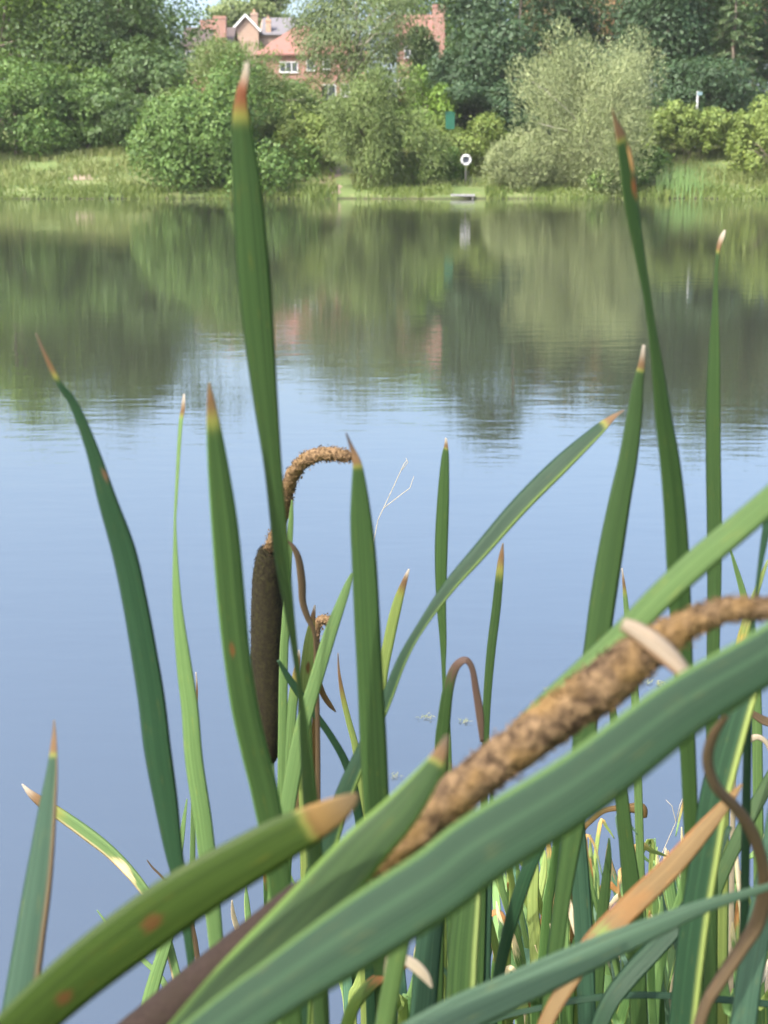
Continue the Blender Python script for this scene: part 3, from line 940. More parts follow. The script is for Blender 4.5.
def ribbon(pts, Yt, Yb, phi=(0, 0), per=6, camber=.12, ext=True, thick=.0009):
    """pts (px,py,w[,phi]) tip to base -> rings of a thin closed blade, uv, s along (m), control s"""
    pts = [tuple(p) if len(p) == 4 else (p[0], p[1], p[2], None) for p in pts]
    n = len(pts)
    seg = [0.0]
    for i in range(1, n): seg.append(seg[-1] + math.hypot(pts[i][0] - pts[i - 1][0], pts[i][1] - pts[i - 1][1]))
    ctrl = []
    for i, (px, py, w_, ph) in enumerate(pts):
        f = seg[i] / seg[-1]
        Yd = Yt + (Yb - Yt) * f
        q = P(px, py, Yd)
        dep = float(np.dot(q - CAM, FWD))
        a = R(ph if ph is not None else phi[0] + (phi[1] - phi[0]) * f)
        ctrl.append([*q, w_ * dep / F / max(math.cos(a), .3), a])
    if ext:
        c0_ = np.array(ctrl[-1][:3]); dv = c0_ - np.array(ctrl[-2][:3])
        dn = dv / (np.linalg.norm(dv) + 1e-9)
        wl = ctrl[-1][3]
        for q in bend_to_ground(c0_, dn):
            ctrl.append([*q, max(wl, .007), ctrl[-1][4]])
    A, idx = catmull(ctrl, per)
    C = A[:, :3]; W = np.maximum(A[:, 3], .0004); PH = A[:, 4]
    T = unit(np.gradient(C, axis=0))
    Vw = unit(C - CAM)
    Sd = unit(np.cross(T, Vw)); Nn = np.cross(Sd, T)
    flip = np.sign((Nn * Vw).sum(1, keepdims=True)); Nn = -Nn * flip
    S2 = Sd * np.cos(PH)[:, None] + Nn * np.sin(PH)[:, None]
    N2 = Nn * np.cos(PH)[:, None] - Sd * np.sin(PH)[:, None]
    s = np.concatenate([[0], np.cumsum(np.linalg.norm(np.diff(C, axis=0), axis=1))])
    us = np.linspace(-1, 1, 9)
    rings = []; uvs = []
    for u in us:
        off = camber * (1 - u * u) - camber * .5
        rings.append(C + S2 * (W * .5 * u)[:, None] + N2 * (W * .5 * off)[:, None]); uvs.append(np.stack([np.full(len(C), (u + 1) / 2), s], 1))
    for u in us[::-1][1:-1]:
        off = camber * (1 - u * u) - camber * .5
        th = np.minimum(thick, W * .15) * (1 - .75 * u * u)
        rings.append(C + S2 * (W * .5 * u)[:, None] + N2 * (W * .5 * off - th)[:, None]); uvs.append(np.stack([np.full(len(C), (u + 1) / 2), s], 1))
    RV = np.stack(rings, 1); UVs = np.stack(uvs, 1)
    return RV, UVs, s, idx, C, S2, W


def ring_mesh(RV, UVs, a, b_, cap0=True, cap1=True):
    V = RV[a:b_ + 1]; k = V.shape[1]; n = V.shape[0]
    i = (np.arange(n - 1)[:, None] * k); j = np.arange(k)[None, :]
    jn = (j + 1) % k
    Fq = np.stack([i + j, i + jn, i + k + jn, i + k + j], -1).reshape(-1, 4).tolist()
    if cap0: Fq.append(list(range(k))[::-1])
    if cap1: Fq.append(list(range((n - 1) * k, n * k)))
    return V.reshape(-1, 3), Fq, UVs[a:b_ + 1].reshape(-1, 2)


LG = 'cattail leaves rising from the near bank'
cnt = [0]


def blade(label, pts, Y, kind='mid', tip=None, tipc=(.125, .075, .036), tipkind='brown', phi=(12, -10), spots=(), edge=None, group=LG,
          parent=None, name='cattail_leaf', transl=.28, ext=True, per=6, camber=.12, tip_len=.02, cat='leaf', edge_side=None, rough=.5):
    cnt[0] += 1
    if tip_len > .006: tip_len *= random.uniform(.35, 2.4)
    Yt, Yb = Y if isinstance(Y, tuple) else (Y, Y)
    RV, UVs, s, idx, C, S2, W = ribbon(pts, Yt, Yb, phi, per, camber, ext)
    base = C[-1]
    sp = []
    for (px, py, rw, rl, cc) in spots:      # stain centre on the blade
        best = None
        for i in range(len(C)):
            v = C[i] - CAM; dep = np.dot(v, FWD); x = 384 + F * v[0] / dep; y = 512 - F * np.dot(v, UP) / dep
            d = math.hypot(x - px, y - py)
            if best is None or d < best[0]: best = (d, i, x, y, dep)
        d, i, x, y, dep = best
        sd = S2[i]; e = C[i] + sd * W[i] * .5 - CAM; de = np.dot(e, FWD); ex = 384 + F * e[0] / de; ey = 512 - F * np.dot(e, UP) / de
        hw2 = (ex - x) ** 2 + (ey - y) ** 2
        un = ((px - x) * (ex - x) + (py - y) * (ey - y)) / max(hw2, 1e-6)
        sp.append((.5 + .5 * un, float(s[i]), rw / (2 * math.sqrt(hw2)), rl * dep / F, cc))
    c1, c2 = KIND[kind]
    j = random.uniform(.9, 1.12) * (1.0 if parent is not None else .72 if kind in ('light', 'yellow', 'pale') else .48)
    c1 = tuple(x * j for x in c1); c2 = tuple(x * j for x in c2)
    ts = None; it = 0
    if tip:
        it = int(np.argmin(np.abs(idx - tip))); ts = float(s[it])
    mt = leaf_mat('leaf_' + kind, c1, c2, edge, ts, tip_len, tipc, sp, transl, rough, seed=cnt[0] * 1.37, edge_side=edge_side)
    if tip and parent is None:
        root = tag(empty(name, base), label, cat, group)
        V, Fq, uv = ring_mesh(RV, UVs, it, len(C) - 1, False)
        mesh_from('blade', V, Fq, mt, root, smooth=True, uv=uv)
        tk = {'brown': ((.085, .062, .042), (.17, .13, .09)), 'white': ((.30, .26, .20), (.42, .38, .31)), 'dark': ((.04, .03, .025), (.085, .06, .048)), 'orange': ((.11, .072, .030), (.21, .150, .080))}[tipkind]
        mt2 = leaf_mat('withered_' + tipkind, tk[0], tk[1], transl=.2, rough=.7, seed=cnt[0], join=(ts, min(tip_len, ts * .4), tipc))
        V, Fq, uv = ring_mesh(RV, UVs, 0, it, True, False)
        mesh_from('withered_tip', V, Fq, mt2, root, smooth=True, uv=uv)
        return root
    V, Fq, uv = ring_mesh(RV, UVs, 0, len(C) - 1)
    if parent is not None:
        return mesh_from(name, V, Fq, mt, parent, smooth=True, uv=uv)
    ob = mesh_from(name, V, Fq, mt, None, loc=base, smooth=True, uv=uv)
    return tag(ob, label, cat, group)


RUST = (.10, .045, .015)
# --- the very near leaves
blade('broad blue green leaf sweeping diagonally across the whole foreground',
      [(900, 560, 30), (840, 603, 46), (768, 655, 54), (683, 707, 60), (582, 784, 66), (481, 848, 70), (440, 880, 70), (383, 917, 70), (343, 943, 67), (292, 977, 60), (220, 1028, 54), (150, 1085, 48)],
      (.33, .31), 'deep', phi=(-8, 12), edge=(.10, .17, .045), transl=.15, camber=.2, rough=.72)
blade('wide yellowish green leaf with a blunt orange brown tip, low left',
      [(357, 794, 5), (350, 801, 17), (336, 811, 28), (312, 824, 37), (280, 841, 45), (240, 864, 50), (200, 888, 54), (160, 915, 57), (102, 958, 56), (60, 993, 53), (20, 1030, 50), (-40, 1090, 48)],
      (.36, .34), 'warm', tip=2.9, tipkind='orange', tipc=(.165, .10, .032), tip_len=.006, phi=(-20, -25), spots=[(152, 923, 8, 14, RUST), (63, 998, 9, 13, RUST)], transl=.35)
blade('green leaf with a dark pointed tip lying along the brown seed head',
      [(447, 735, 3), (441, 752, 13), (428, 776, 25), (400, 812, 38), (365, 848, 46), (335, 882, 52), (300, 922, 56), (262, 962, 58), (225, 1000, 56), (180, 1050, 52)],
      (.38, .36), 'mid', tip=1.2, tipkind='brown', tip_len=.004, phi=(-5, 15), edge=(.17, .28, .06))
blade('pale blue green leaf sloping along the bottom below the dry orange leaf',
      [(800, 874, 3), (768, 887, 7), (709, 905, 13), (667, 922, 19), (605, 949, 28), (552, 973, 33), (500, 997, 36), (450, 1020, 38), (380, 1060, 38)],
      (.46, .40), 'pale', phi=(-25, -15), transl=.3)
blade('dry orange brown leaf pointing up right across the thicket',
      [(742, 784, 2), (730, 799, 9), (700, 834, 18), (670, 868, 22), (640, 897, 24), (615, 921, 24), (590, 947, 21), (570, 980, 17), (552, 1010, 15), (535, 1045, 14)],
      (.55, .50), 'tan', phi=(5, 25), edge=(.26, .10, .04), spots=[(632, 905, 16, 26, (.14, .07, .018)), (606, 934, 14, 12, (.10, .14, .03))], name='dry_leaf', group='dry leaves', transl=.12)
blade('thin twisted brown leaf curling down the right side',
      [(727, 716, 5), (714, 735, 10), (708, 760, 11), (716, 786, 11), (736, 808, 12), (752, 832, 13), (762, 862, 12), (764, 892, 14), (757, 922, 16), (740, 950, 14), (720, 980, 14), (705, 1005, 12), (693, 1045, 12)],
      (.45, .48), 'brown', phi=(-30, 35), name='dry_leaf', group='dry leaves', camber=.3)
blade('light green leaf slanting behind the foreground brown spike',
      [(850, 430, 18), (800, 474, 25), (745, 522, 27), (700, 560, 28), (660, 597, 27), (620, 638, 26), (580, 675, 25), (530, 722, 24), (470, 790, 22), (420, 860, 20), (380, 1045, 18)],
      (.42, .48), 'light', phi=(0, 18), transl=.35)
blade('blue green upright leaf with a brown tip in the lower left corner',
      [(54, 720, 1.5), (54, 738, 5), (52, 770, 11), (48, 803, 17), (43, 845, 23), (37, 890, 28), (31, 930, 30), (25, 970, 32), (18, 1010, 32), (10, 1050, 32)],
      (.56, .5), 'blue', tip=1.4, tipkind='brown', phi=(25, 5), edge=(.18, .11, .06), edge_side=1, tip_len=.006)
# --- tall leaves
blade('tallest broad leaf, left of centre, its withered tip reaching the far bank',
      [(247, 63, 5), (245, 78, 8), (241, 96, 11), (241, 122, 18), (246, 180, 28), (252, 260, 33), (258, 330, 31), (265, 400, 25), (273, 470, 18), (281, 550, 16), (289, 610, 10), (296, 660, 6), (301, 700, 6), (305, 740, 11), (310, 800, 15), (315, 870, 16), (322, 1040, 16)],
      (.56, .60), 'mid', tip=1.9, tipkind='white', tipc=(.15, .055, .025), tip_len=.008, phi=(18, 40), transl=.34)
blade('dark curved leaf leaning left, alone against the water',
      [(36, 333, 1.2), (46, 357, 4), (60, 385, 6), (74, 405, 9), (92, 450, 13), (107, 500, 19), (123, 550, 24), (134, 600, 25), (143, 650, 26), (151, 700, 27), (157, 750, 27), (165, 800, 24), (173, 850, 18), (183, 900, 12), (191, 965, 7), (200, 1040, 7)],
      (.62, .66), 'dark', tip=1.3, tipkind='brown', phi=(38, 30), spots=[(105, 475, 3, 9, (.09, .05, .03))], tip_len=.012, transl=.15)
blade('slim pale green leaf with a twisted white tip between the two left leaves',
      [(184, 394, 1.5), (183, 408, 4), (180, 430, 4), (176, 500, 3), (175, 530, 3), (177, 600, 9), (184, 665, 15), (190, 710, 17), (194, 760, 18), (203, 820, 18), (210, 880, 17), (216, 940, 15), (225, 1040, 14)],
      (.78, .74), 'light', tip=1.2, tipkind='white', phi=(35, -20), tip_len=.006)
blade('short green leaf with an orange tip left of the dark cattail',
      [(209, 383, 2), (211, 402, 8), (214, 430, 15), (219, 475, 22), (225, 530, 27), (231, 600, 28), (236, 650, 27), (244, 705, 27), (254, 750, 27), (266, 800, 27), (279, 880, 24), (292, 1040, 22)],
      (.56, .58), 'mid', tip=.9, tipkind='orange', phi=(12, 20), spots=[(233, 654, 4, 9, RUST)], tip_len=.012, edge=(.10, .2, .05))
blade('broad upright leaf with a dark curled tip right of the dark cattail',
      [(346, 433, 1.5), (351, 446, 4), (357, 463, 9), (359, 485, 15), (361, 520, 22), (364, 560, 25), (367, 620, 26), (370, 680, 26), (373, 740, 27), (376, 800, 26), (380, 860, 24), (388, 1040, 22)],
      (.62, .62), 'mid', tip=1.8, tipkind='dark', tipc=(.17, .10, .05), phi=(10, 14), tip_len=.006)
blade('narrow short upright leaf with a white tip, alone over the water right of centre',
      [(446, 438, 1.5), (446, 446, 4), (445, 460, 8), (443, 500, 12), (441, 550, 13), (441, 600, 10), (443, 640, 7), (444, 680, 4), (447, 740, 8), (450, 900, 9), (454, 1040, 9)],
      (.92, .95), 'mid', tip=1, tipkind='white', phi=(20, 45), tip_len=.008)
blade('long leaf arching up to the right with a frayed brown tip',
      [(624, 410, 1.5), (612, 418, 6), (597, 431, 12), (560, 465, 18), (520, 505, 18), (480, 551, 16), (448, 588, 13), (420, 628, 9), (402, 660, 10), (386, 700, 12), (366, 745, 15), (346, 790, 18), (329, 840, 20), (310, 900, 21), (300, 1040, 20)],
      (.75, .68), 'dark', tip=1.2, tipkind='brown', phi=(20, 0), tip_len=.008, edge=(.15, .22, .05), edge_side=1)
blade('sturdy leaf with a buff tip rising steeply behind the frayed arching leaf',
      [(644, 345, 3), (642, 362, 6), (638, 385, 11), (634, 420, 16), (628, 460, 19), (620, 500, 22), (611, 550, 25), (603, 600, 26), (596, 650, 25), (588, 700, 24), (578, 800, 22), (562, 900, 17), (545, 1040, 14)],
      (.68, .66), 'mid', tip=1.1, tipkind='white', phi=(-12, 22), tip_len=.008)
blade('very tall twisted leaf on the right with a rust streak below its buff tip',
      [(612, 109, 1.5), (616, 122, 5), (622, 140, 11), (627, 165, 14), (631, 200, 14), (636, 230, 12), (641, 260, 10), (648, 300, 8), (653, 335, 9), (658, 370, 12), (664, 420, 17), (670, 460, 20), (675, 510, 22), (678, 560, 23), (680, 600, 22), (685, 700, 18), (690, 800, 15), (698, 1040, 14)],
      (.60, .66), 'mid', tip=1.6, tipkind='orange', phi=(-35, 15), spots=[(631, 158, 3.2, 18, (.50, .28, .10)), (634, 185, 4, 14, (.25, .09, .03))], tip_len=.006)
blade('tall straight slim leaf near the right edge with a white tip',
      [(725, 230, 1.5), (722, 237, 5), (718, 250, 4), (716, 275, 4), (715, 310, 7), (714, 350, 11), (713, 400, 14), (713, 460, 15), (714, 520, 15), (714, 580, 14), (713, 640, 13), (712, 720, 12), (710, 1040, 14)],
      (.78, .80), 'mid', tip=1.9, tipkind='white', phi=(30, 38), tip_len=.005)
blade('dark leaf sliver cut off by the right edge above the brown spike',
      [(800, 370, 14), (778, 470, 12), (766, 530, 8), (758, 580, 4), (753, 630, 4), (748, 720, 8), (742, 1040, 10)], (.62, .64), 'dark', phi=(35, 30))
blade('dark bent leaf with a pale right edge beneath the foreground leaf',
      [(775, 640, 16), (760, 664, 21), (744, 694, 26), (728, 745, 30), (714, 800, 30), (706, 850, 29), (696, 910, 29), (688, 970, 29), (680, 1045, 28)],
      (.62, .60), 'dark', phi=(25, 20), edge=(.30, .36, .10), edge_side=1)
blade('slanting green leaf entering from the right edge below the pale curl',
      [(800, 722, 8), (775, 770, 12), (750, 816, 14), (727, 862, 14), (712, 900, 14), (700, 950, 14), (690, 1045, 14)], (.85, .80), 'mid', phi=(25, 5))
blade('blue green leaf in the lower right corner beside the twisted brown leaf',
      [(778, 780, 8), (771, 840, 17), (765, 890, 23), (757, 935, 26), (748, 985, 26), (740, 1050, 26)], (.60, .56), 'blue', phi=(20, 15))
blade('slim pointed green leaf standing between the two arching leaf bases',
      [(503, 543, 1.2), (501, 560, 6), (499, 580, 8), (496, 610, 9), (491, 651, 9), (487, 700, 8), (485, 760, 7), (482, 900, 8), (478, 1040, 8)], (.95, .95), 'mid', tip=.7, tipkind='brown', phi=(15, 30))
# --- mid-left cluster round the cattails
blade('bright leaf slanting right across the small cattail',
      [(352, 573, 2), (346, 590, 8), (330, 634, 13), (315, 683, 14), (303, 724, 15), (292, 780, 16), (284, 830, 16), (275, 900, 16), (268, 1040, 15)], (.85, .8), 'light', phi=(0, 20), transl=.4)
blade('pale upright leaf with a white tip just behind the small cattail',
      [(315, 605, 1.5), (313, 617, 5), (309, 645, 11), (306, 680, 13), (305, 720, 14), (306, 780, 15), (308, 880, 15), (310, 1040, 15)], (1.0, .98), 'yellow', tip=.9, tipkind='white', phi=(10, -10), spots=[(308, 668, 2.5, 7, RUST)])
blade('short pale leaf beside the lower end of the dark cattail',
      [(299, 650, 1.2), (298, 662, 5), (294, 690, 9), (290, 730, 11), (287, 780, 12), (285, 880, 12), (283, 1040, 12)], (.95, .95), 'light', tip=.9, tipkind='white', phi=(5, 15))
blade('dark thin leaf crossing downward right behind the slanting bright leaf',
      [(278, 660, 3), (290, 680, 7), (304, 700, 8), (318, 718, 7), (332, 738, 7), (346, 764, 8), (356, 800, 9), (366, 880, 10), (372, 1040, 10)], (.9, .92), 'dark', phi=(15, 0))
blade('thin light leaf with a brown thread tip left of the broad upright leaf',
      [(338, 653, 1), (339, 672, 2.5), (343, 697, 5), (349, 722, 6), (356, 750, 7), (362, 800, 9), (364, 900, 10), (366, 1040, 10)], (1.1, 1.1), 'yellow', tip=1.2, tipkind='brown', phi=(0, 0))
blade('short yellow green leaf with a cream tip right of the broad upright leaf',
      [(409, 569, 1.5), (405, 580, 5), (397, 605, 10), (389, 640, 11), (382, 680, 10), (377, 740, 10), (374, 900, 11), (370, 1040, 11)], (.95, .95), 'yellow', tip=1, tipkind='white', phi=(5, 15), transl=.4)
blade('slim green leaf seen behind the bent brown spike of the tall cattail',
      [(292, 500, 1.5), (291, 520, 5), (289, 560, 6), (286, 620, 8), (283, 700, 9), (280, 1040, 10)], (.95, .95), 'light', phi=(0, 0))
blade('pale cream edged leaf bending left over the open water',
      [(22, 784, 1.2), (31, 794, 7), (45, 805, 11), (65, 818, 12), (90, 836, 13), (110, 852, 12), (127, 869, 11), (141, 886, 10), (153, 905, 9), (170, 950, 9), (190, 1040, 9)], (1.05, .98), 'light', tip=1.5, tipkind='white', phi=(20, 15), edge=(.45, .34, .19), edge_side=-1, spots=[(37, 799, 3, 6, (.5, .25, .05)), (122, 868, 6, 18, (.62, .45, .25))])
blade('tiny thin leaf tip right of the slim pale leaf',
      [(196, 672, 1), (197, 690, 2), (196, 720, 2.5), (194, 770, 4), (192, 900, 6), (190, 1040, 7)], (1.3, 1.3), 'light', tip=1, tipkind='white', phi=(0, 0))
blade('short pale leaf tip low beside the dark curved leaf',
      [(187, 799, 1.2), (184, 820, 4), (180, 850, 6), (172, 900, 8), (160, 960, 11), (148, 1010, 12), (140, 1060, 12)], (1.15, 1.1), 'light', phi=(10, 0))
blade('small bright leaf rising from the lower left water between two large leaves',
      [(178, 905, 4), (172, 925, 9), (164, 950, 12), (156, 975, 13), (148, 1005, 14), (140, 1050, 14)], (1.0, .98), 'light', phi=(0, 10))
blade('thin grass-like leaf with a pale point low on the left',
      [(97, 910, 1), (108, 925, 3), (125, 945, 4), (145, 962, 5), (165, 985, 6), (180, 1040, 7)], (1.2, 1.15), 'light', phi=(0, 0))
blade('short thin brown tipped leaf behind the dark curved leaf base',
      [(147, 860, 1), (153, 868, 2), (163, 878, 2.5), (180, 900, 4), (195, 940, 5), (205, 1040, 6)], (1.2, 1.2), 'brown', phi=(0, 0), name='dry_leaf', group='dry leaves')
# dry bits
blade('brown curled dry leaf hanging from the tall cattail',
      [(288, 541, 2), (294, 548, 5), (299, 560, 7), (302, 582, 8), (303, 602, 7), (308, 618, 6), (314, 632, 4), (316, 660, 4), (318, 760, 5), (318, 1040, 5)], (.86, .9), 'brown', phi=(-20, 20), name='dry_leaf', group='dry leaves', camber=.3)
blade('short tan dry leaf end pointing down right of the small cattail',
      [(336, 712, 1.2), (330, 705, 5), (323, 694, 6), (318, 680, 5), (316, 690, 4), (314, 760, 5), (312, 1040, 5)], (1.02, 1.02), 'tan', phi=(0, 0), name='dry_leaf', group='dry leaves')
blade('folded leaf with a dark brown drooping end over the brown spike',
      [(482, 742, 4), (480, 715, 8), (476, 690, 7), (472, 668, 6), (465, 660, 7), (455, 668, 9), (448, 690, 11), (444, 720, 13), (441, 760, 14), (438, 900, 14), (436, 1040, 14)], (.80, .84), 'mid', phi=(10, 10), spots=[(481, 715, 40, 60, (.085, .05, .036)), (474, 675, 40, 45, (.075, .045, .034)), (458, 665, 40, 26, (.07, .042, .032))])
blade('cream curled dry leaf on the right edge above the slanting leaf',
      [(770, 752, 3), (766, 742, 5), (757, 737, 6), (748, 741, 7), (741, 750, 6), (736, 765, 5), (733, 800, 5), (730, 1040, 6)], (.95, 1.0), 'cream', phi=(0, 20), name='dry_leaf', group='dry leaves', camber=.3)
blade('dark brown dry leaf point at the right edge',
      [(744, 706, 1.5), (752, 713, 6), (765, 721, 9), (785, 728, 9), (800, 760, 8), (805, 1040, 8)], (.9, .9), 'brown', phi=(0, 0), name='dry_leaf', group='dry leaves')
blade('tan folded dry leaf resting across the thicket tops',
      [(643, 818, 8), (641, 809, 12), (630, 808, 9), (618, 808, 6), (604, 811, 5), (592, 820, 5), (582, 832, 5), (575, 860, 5), (570, 1040, 6)], (1.1, 1.1), 'tan', phi=(0, 25), name='dry_leaf', group='dry leaves', camber=.35)
blade('short white dry leaf scrap pointing down at lower centre',
      [(432, 988, 2), (425, 976, 10), (414, 965, 12), (402, 958, 9), (392, 955, 5), (386, 970, 4), (384, 1040, 5)], (.50, .52), 'cream', phi=(0, 10), name='dry_leaf', group='dry leaves')
blade('dark green leaf bent sharply low in the thicket',
      [(730, 826, 5), (705, 880, 12), (678, 922, 18), (655, 948, 20), (630, 975, 20), (608, 1005, 18), (590, 1050, 16)], (.70, .66), 'dark', phi=(30, 20))
blade('thin dark leaf arching level along the bottom right',
      [(820, 1014, 7), (768, 1004, 7), (700, 998, 7), (640, 995, 7), (585, 999, 7), (540, 1008, 6), (490, 1022, 6), (440, 1060, 6)], (.72, .70), 'dark', phi=(20, 20))
blade('wide two-toned yellow green leaf standing at lower centre',
      [(480, 820, 6), (473, 860, 18), (468, 900, 26), (463, 950, 30), (460, 1000, 31), (456, 1050, 30)], (.72, .70), 'mid', phi=(25, 25), edge=(.25, .31, .10), edge_side=1)
blade('wide pale blue green leaf left of the two-toned leaf at lower centre',
      [(452, 800, 6), (442, 850, 17), (434, 900, 23), (428, 950, 26), (424, 1000, 26), (420, 1050, 26)], (.78, .76), 'blue', phi=(-5, 5), transl=.35)
blade('rust stained leaf end pointing right at lower centre',
      [(410, 965, 1.5), (396, 970, 9), (380, 978, 12), (366, 990, 13), (352, 1010, 13), (340, 1050, 13)], (.62, .62), 'warm', phi=(10, 10), spots=[(392, 972, 14, 24, (.24, .09, .03))])
blade('narrow blue green leaf just right of the two-toned leaf',
      [(492, 790, 3), (490, 830, 8), (488, 870, 10), (486, 930, 11), (484, 1040, 11)], (.95, .95), 'blue', phi=(0, 10))
blade('upright blue green leaf left of the leaf with a folded tan scrap',
      [(576, 770, 8), (577, 820, 15), (580, 870, 18), (584, 940, 19), (588, 1045, 18)], (.85, .84), 'blue', phi=(0, 10))
blade('upright leaf passing in front of the folded tan scrap',
      [(612, 700, 6), (616, 745, 10), (621, 790, 13), (626, 840, 15), (631, 885, 18), (635, 930, 18), (640, 1045, 18)], (.86, .85), 'mid', phi=(15, 15))
blade('dark narrow leaf leaning left in the thicket',
      [(572, 800, 10), (566, 845, 13), (560, 890, 11), (554, 930, 9), (548, 970, 6), (544, 1040, 6)], (.78, .80), 'dark', phi=(30, 20))
blade('dark leaf slanting below the foreground leaf at centre right',
      [(545, 835, 12), (530, 865, 14), (516, 905, 14), (505, 945, 12), (496, 990, 11), (490, 1045, 11)], (.72, .74), 'dark', phi=(20, 10))
blade('pointed leaf with a straight green tip in the middle of the thicket',
      [(609, 838, 1.5), (608, 860, 6), (605, 890, 10), (601, 930, 12), (598, 975, 13), (594, 1045, 13)], (.95, .94), 'mid', phi=(5, 15))
blade('thin light sliver rising behind the steep sturdy leaf',
      [(622, 568, 1), (624, 585, 3), (626, 605, 5), (630, 650, 7), (636, 720, 8), (645, 1040, 9)], (1.05, 1.05), 'light', tip=.8, tipkind='white', phi=(0, 0))
blade('thin light leaf leaning left beside the dark sliver at the right edge',
      [(729, 545, 1), (735, 565, 4), (744, 597, 7), (752, 640, 9), (757, 720, 10), (760, 1040, 10)], (1.0, 1.0), 'light', phi=(0, 0), transl=.4)
blade('yellow stained leaf under the foreground spike at the right',
      [(768, 560, 2), (757, 590, 6), (746, 625, 10), (738, 660, 12), (728, 720, 12), (722, 820, 14), (720, 1040, 14)], (.9, .92), 'yellow', phi=(10, 10), spots=[(740, 650, 8, 24, (.45, .24, .05))])


# --- seed heads ----------------------------------------------------------
def head_mat(name, c1, c2, c3, scale, bmp, dist):
    m = bpy.data.materials.new(name)
    t, N, L, b = nodes(m)
    tc = N.new('ShaderNodeTexCoord').outputs['Object']
    n1 = noise_tex(t, tc, scale, 4, .65); n2 = noise_tex(t, tc, scale * .22, 3)
    c = mix(t, ramp(t, n1, .35, .65), c1, c2)
    c = mix(t, ramp(t, n2, .42, .66), c, c3)
    L.new(c, b.inputs['Base Color']); b.inputs['Roughness'].default_value = .95
    b.inputs['Specular IOR Level'].default_value = .1
    bump(t, n1, bmp, dist, b)
    return m


H_DARK = head_mat('velvet_seed_head', (.009, .0075, .005), (.021, .018, .010), (.022, .020, .009), 1800, .8, .001)
H_PURPLE = head_mat('purple_seed_head', (.016, .011, .009), (.030, .021, .017), (.022, .016, .012), 900, .8, .001)
H_OLIVE = head_mat('olive_seed_head', (.07, .055, .025), (.14, .11, .05), (.10, .07, .03), 600, .8, .001)
H_SPIKE = head_mat('dry_spike', (.06, .037, .020), (.165, .108, .058), (.12, .077, .036), 420, .9, .0015)
H_SPIKE_NEAR = head_mat('golden_spike', (.034, .022, .013), (.125, .083, .045), (.135, .084, .034), 230, .9, .002)
M_STEM = plain('stalk_green', (.10, .17, .05), (.16, .22, .08), 20, .6)


def lumpy(path_px, Y, mat, name, parent, lump=.12, lscale=200, seg=28, per=14, flakes=0, fsize=.002, seed=0):
    """irregular seed head along a pixel path (px,py,width)"""
    Yt, Yb = Y
    seg_l = [0.0]
    for i in range(1, len(path_px)): seg_l.append(seg_l[-1] + math.hypot(path_px[i][0] - path_px[i - 1][0], path_px[i][1] - path_px[i - 1][1]))
    ctrl = []
    for i, (px, py, w_) in enumerate(path_px):
        Yd = Yt + (Yb - Yt) * seg_l[i] / seg_l[-1]; q_ = P(px, py, Yd); dep = np.dot(q_ - CAM, FWD)
        ctrl.append([*q_, w_ * dep / F / 2])
    A, _ = catmull(ctrl, per)
    C = A[:, :3]; Rr = A[:, 3]
    T = unit(np.gradient(C, axis=0)); a = unit(np.cross(T, np.array([0, 1., .2]))); b_ = np.cross(T, a)
    V = []; Nr = []
    for i in range(len(C)):
        for k_ in range(seg):
            an = 2 * math.pi * k_ / seg; d = a[i] * math.cos(an) + b_[i] * math.sin(an)
            p_ = C[i] + d * Rr[i]
            f = 1 + lump * (mnoise.noise(Vector(p_ * lscale)) + .6 * mnoise.noise(Vector(p_ * lscale * 2.3)))
            V.append(C[i] + d * Rr[i] * f); Nr.append(d)
    n = len(C)
    Fq = []
    for i in range(n - 1):
        for k_ in range(seg):
            Fq.append([i * seg + k_, i * seg + (k_ + 1) % seg, (i + 1) * seg + (k_ + 1) % seg, (i + 1) * seg + k_])
    Fq.append(list(range(seg))[::-1]); Fq.append(list(range((n - 1) * seg, n * seg)))
    if flakes:
        rng = np.random.default_rng(seed)
        pick = rng.integers(0, len(V), flakes)
        VV = np.array(V); NN = np.array(Nr)
        CC = VV[pick] + rng.normal(size=(flakes, 3)) * fsize * .5
        ax = unit(NN[pick] * .8 + T[pick // seg] * -.7 + rng.normal(size=(flakes, 3)) * .5)
        fv, ff = leaf_quads(CC, unit(rng.normal(size=(flakes, 3)) + NN[pick] * .5), fsize, .5, rng, ax)
        o_ = len(V); V = V + [tuple(x) for x in fv]; Fq += (ff + o_).tolist()
    return mesh_from(name, V, Fq, mat, parent, smooth=True), C


def stem_to_ground(parent, q, r, mat, dx=0.05):
    mb = MB(); e = to_ground(np.array(q), dx)
    mb.tube([q] + e, [r] * (1 + len(e)), 8); mb.build('stalk', mat, parent, smooth=True)


CG = 'cattail seed heads'
# tall dark cattail with a bent-over spike
Yc = .98
b0 = P(276, 905, Yc); gb = to_ground(b0, .02)[-1]
root = tag(empty('cattail', gb), 'tall cattail with a dark velvety seed head and bent brown spike', 'cattail', CG)
lumpy([(266, 547, 10), (266, 553, 18), (267, 563, 25), (267, 585, 30), (268, 620, 34), (268, 660, 34), (269, 700, 32), (269, 730, 28), (269, 752, 21), (269, 764, 8)], (Yc, Yc), H_DARK, 'seed_head', root, .04, 300, 36, 10, 5000, .0011, 8)
lumpy([(351, 458, 6), (345, 456, 11), (333, 454, 13), (317, 455, 14), (303, 462, 14), (293, 474, 14), (288, 490, 13), (284, 508, 13), (279, 526, 12), (272, 542, 11), (268, 552, 9)], (Yc - .06, Yc), H_SPIKE, 'spike', root, .24, 300, 24, 12, 2600, .0017, 5)
mb = MB(); mb.tube([P(269, 762, Yc), P(271, 820, Yc), b0], .0042, 8); mb.build('stem', M_STEM, root, smooth=True)
stem_to_ground(root, b0, .0042, M_STEM)

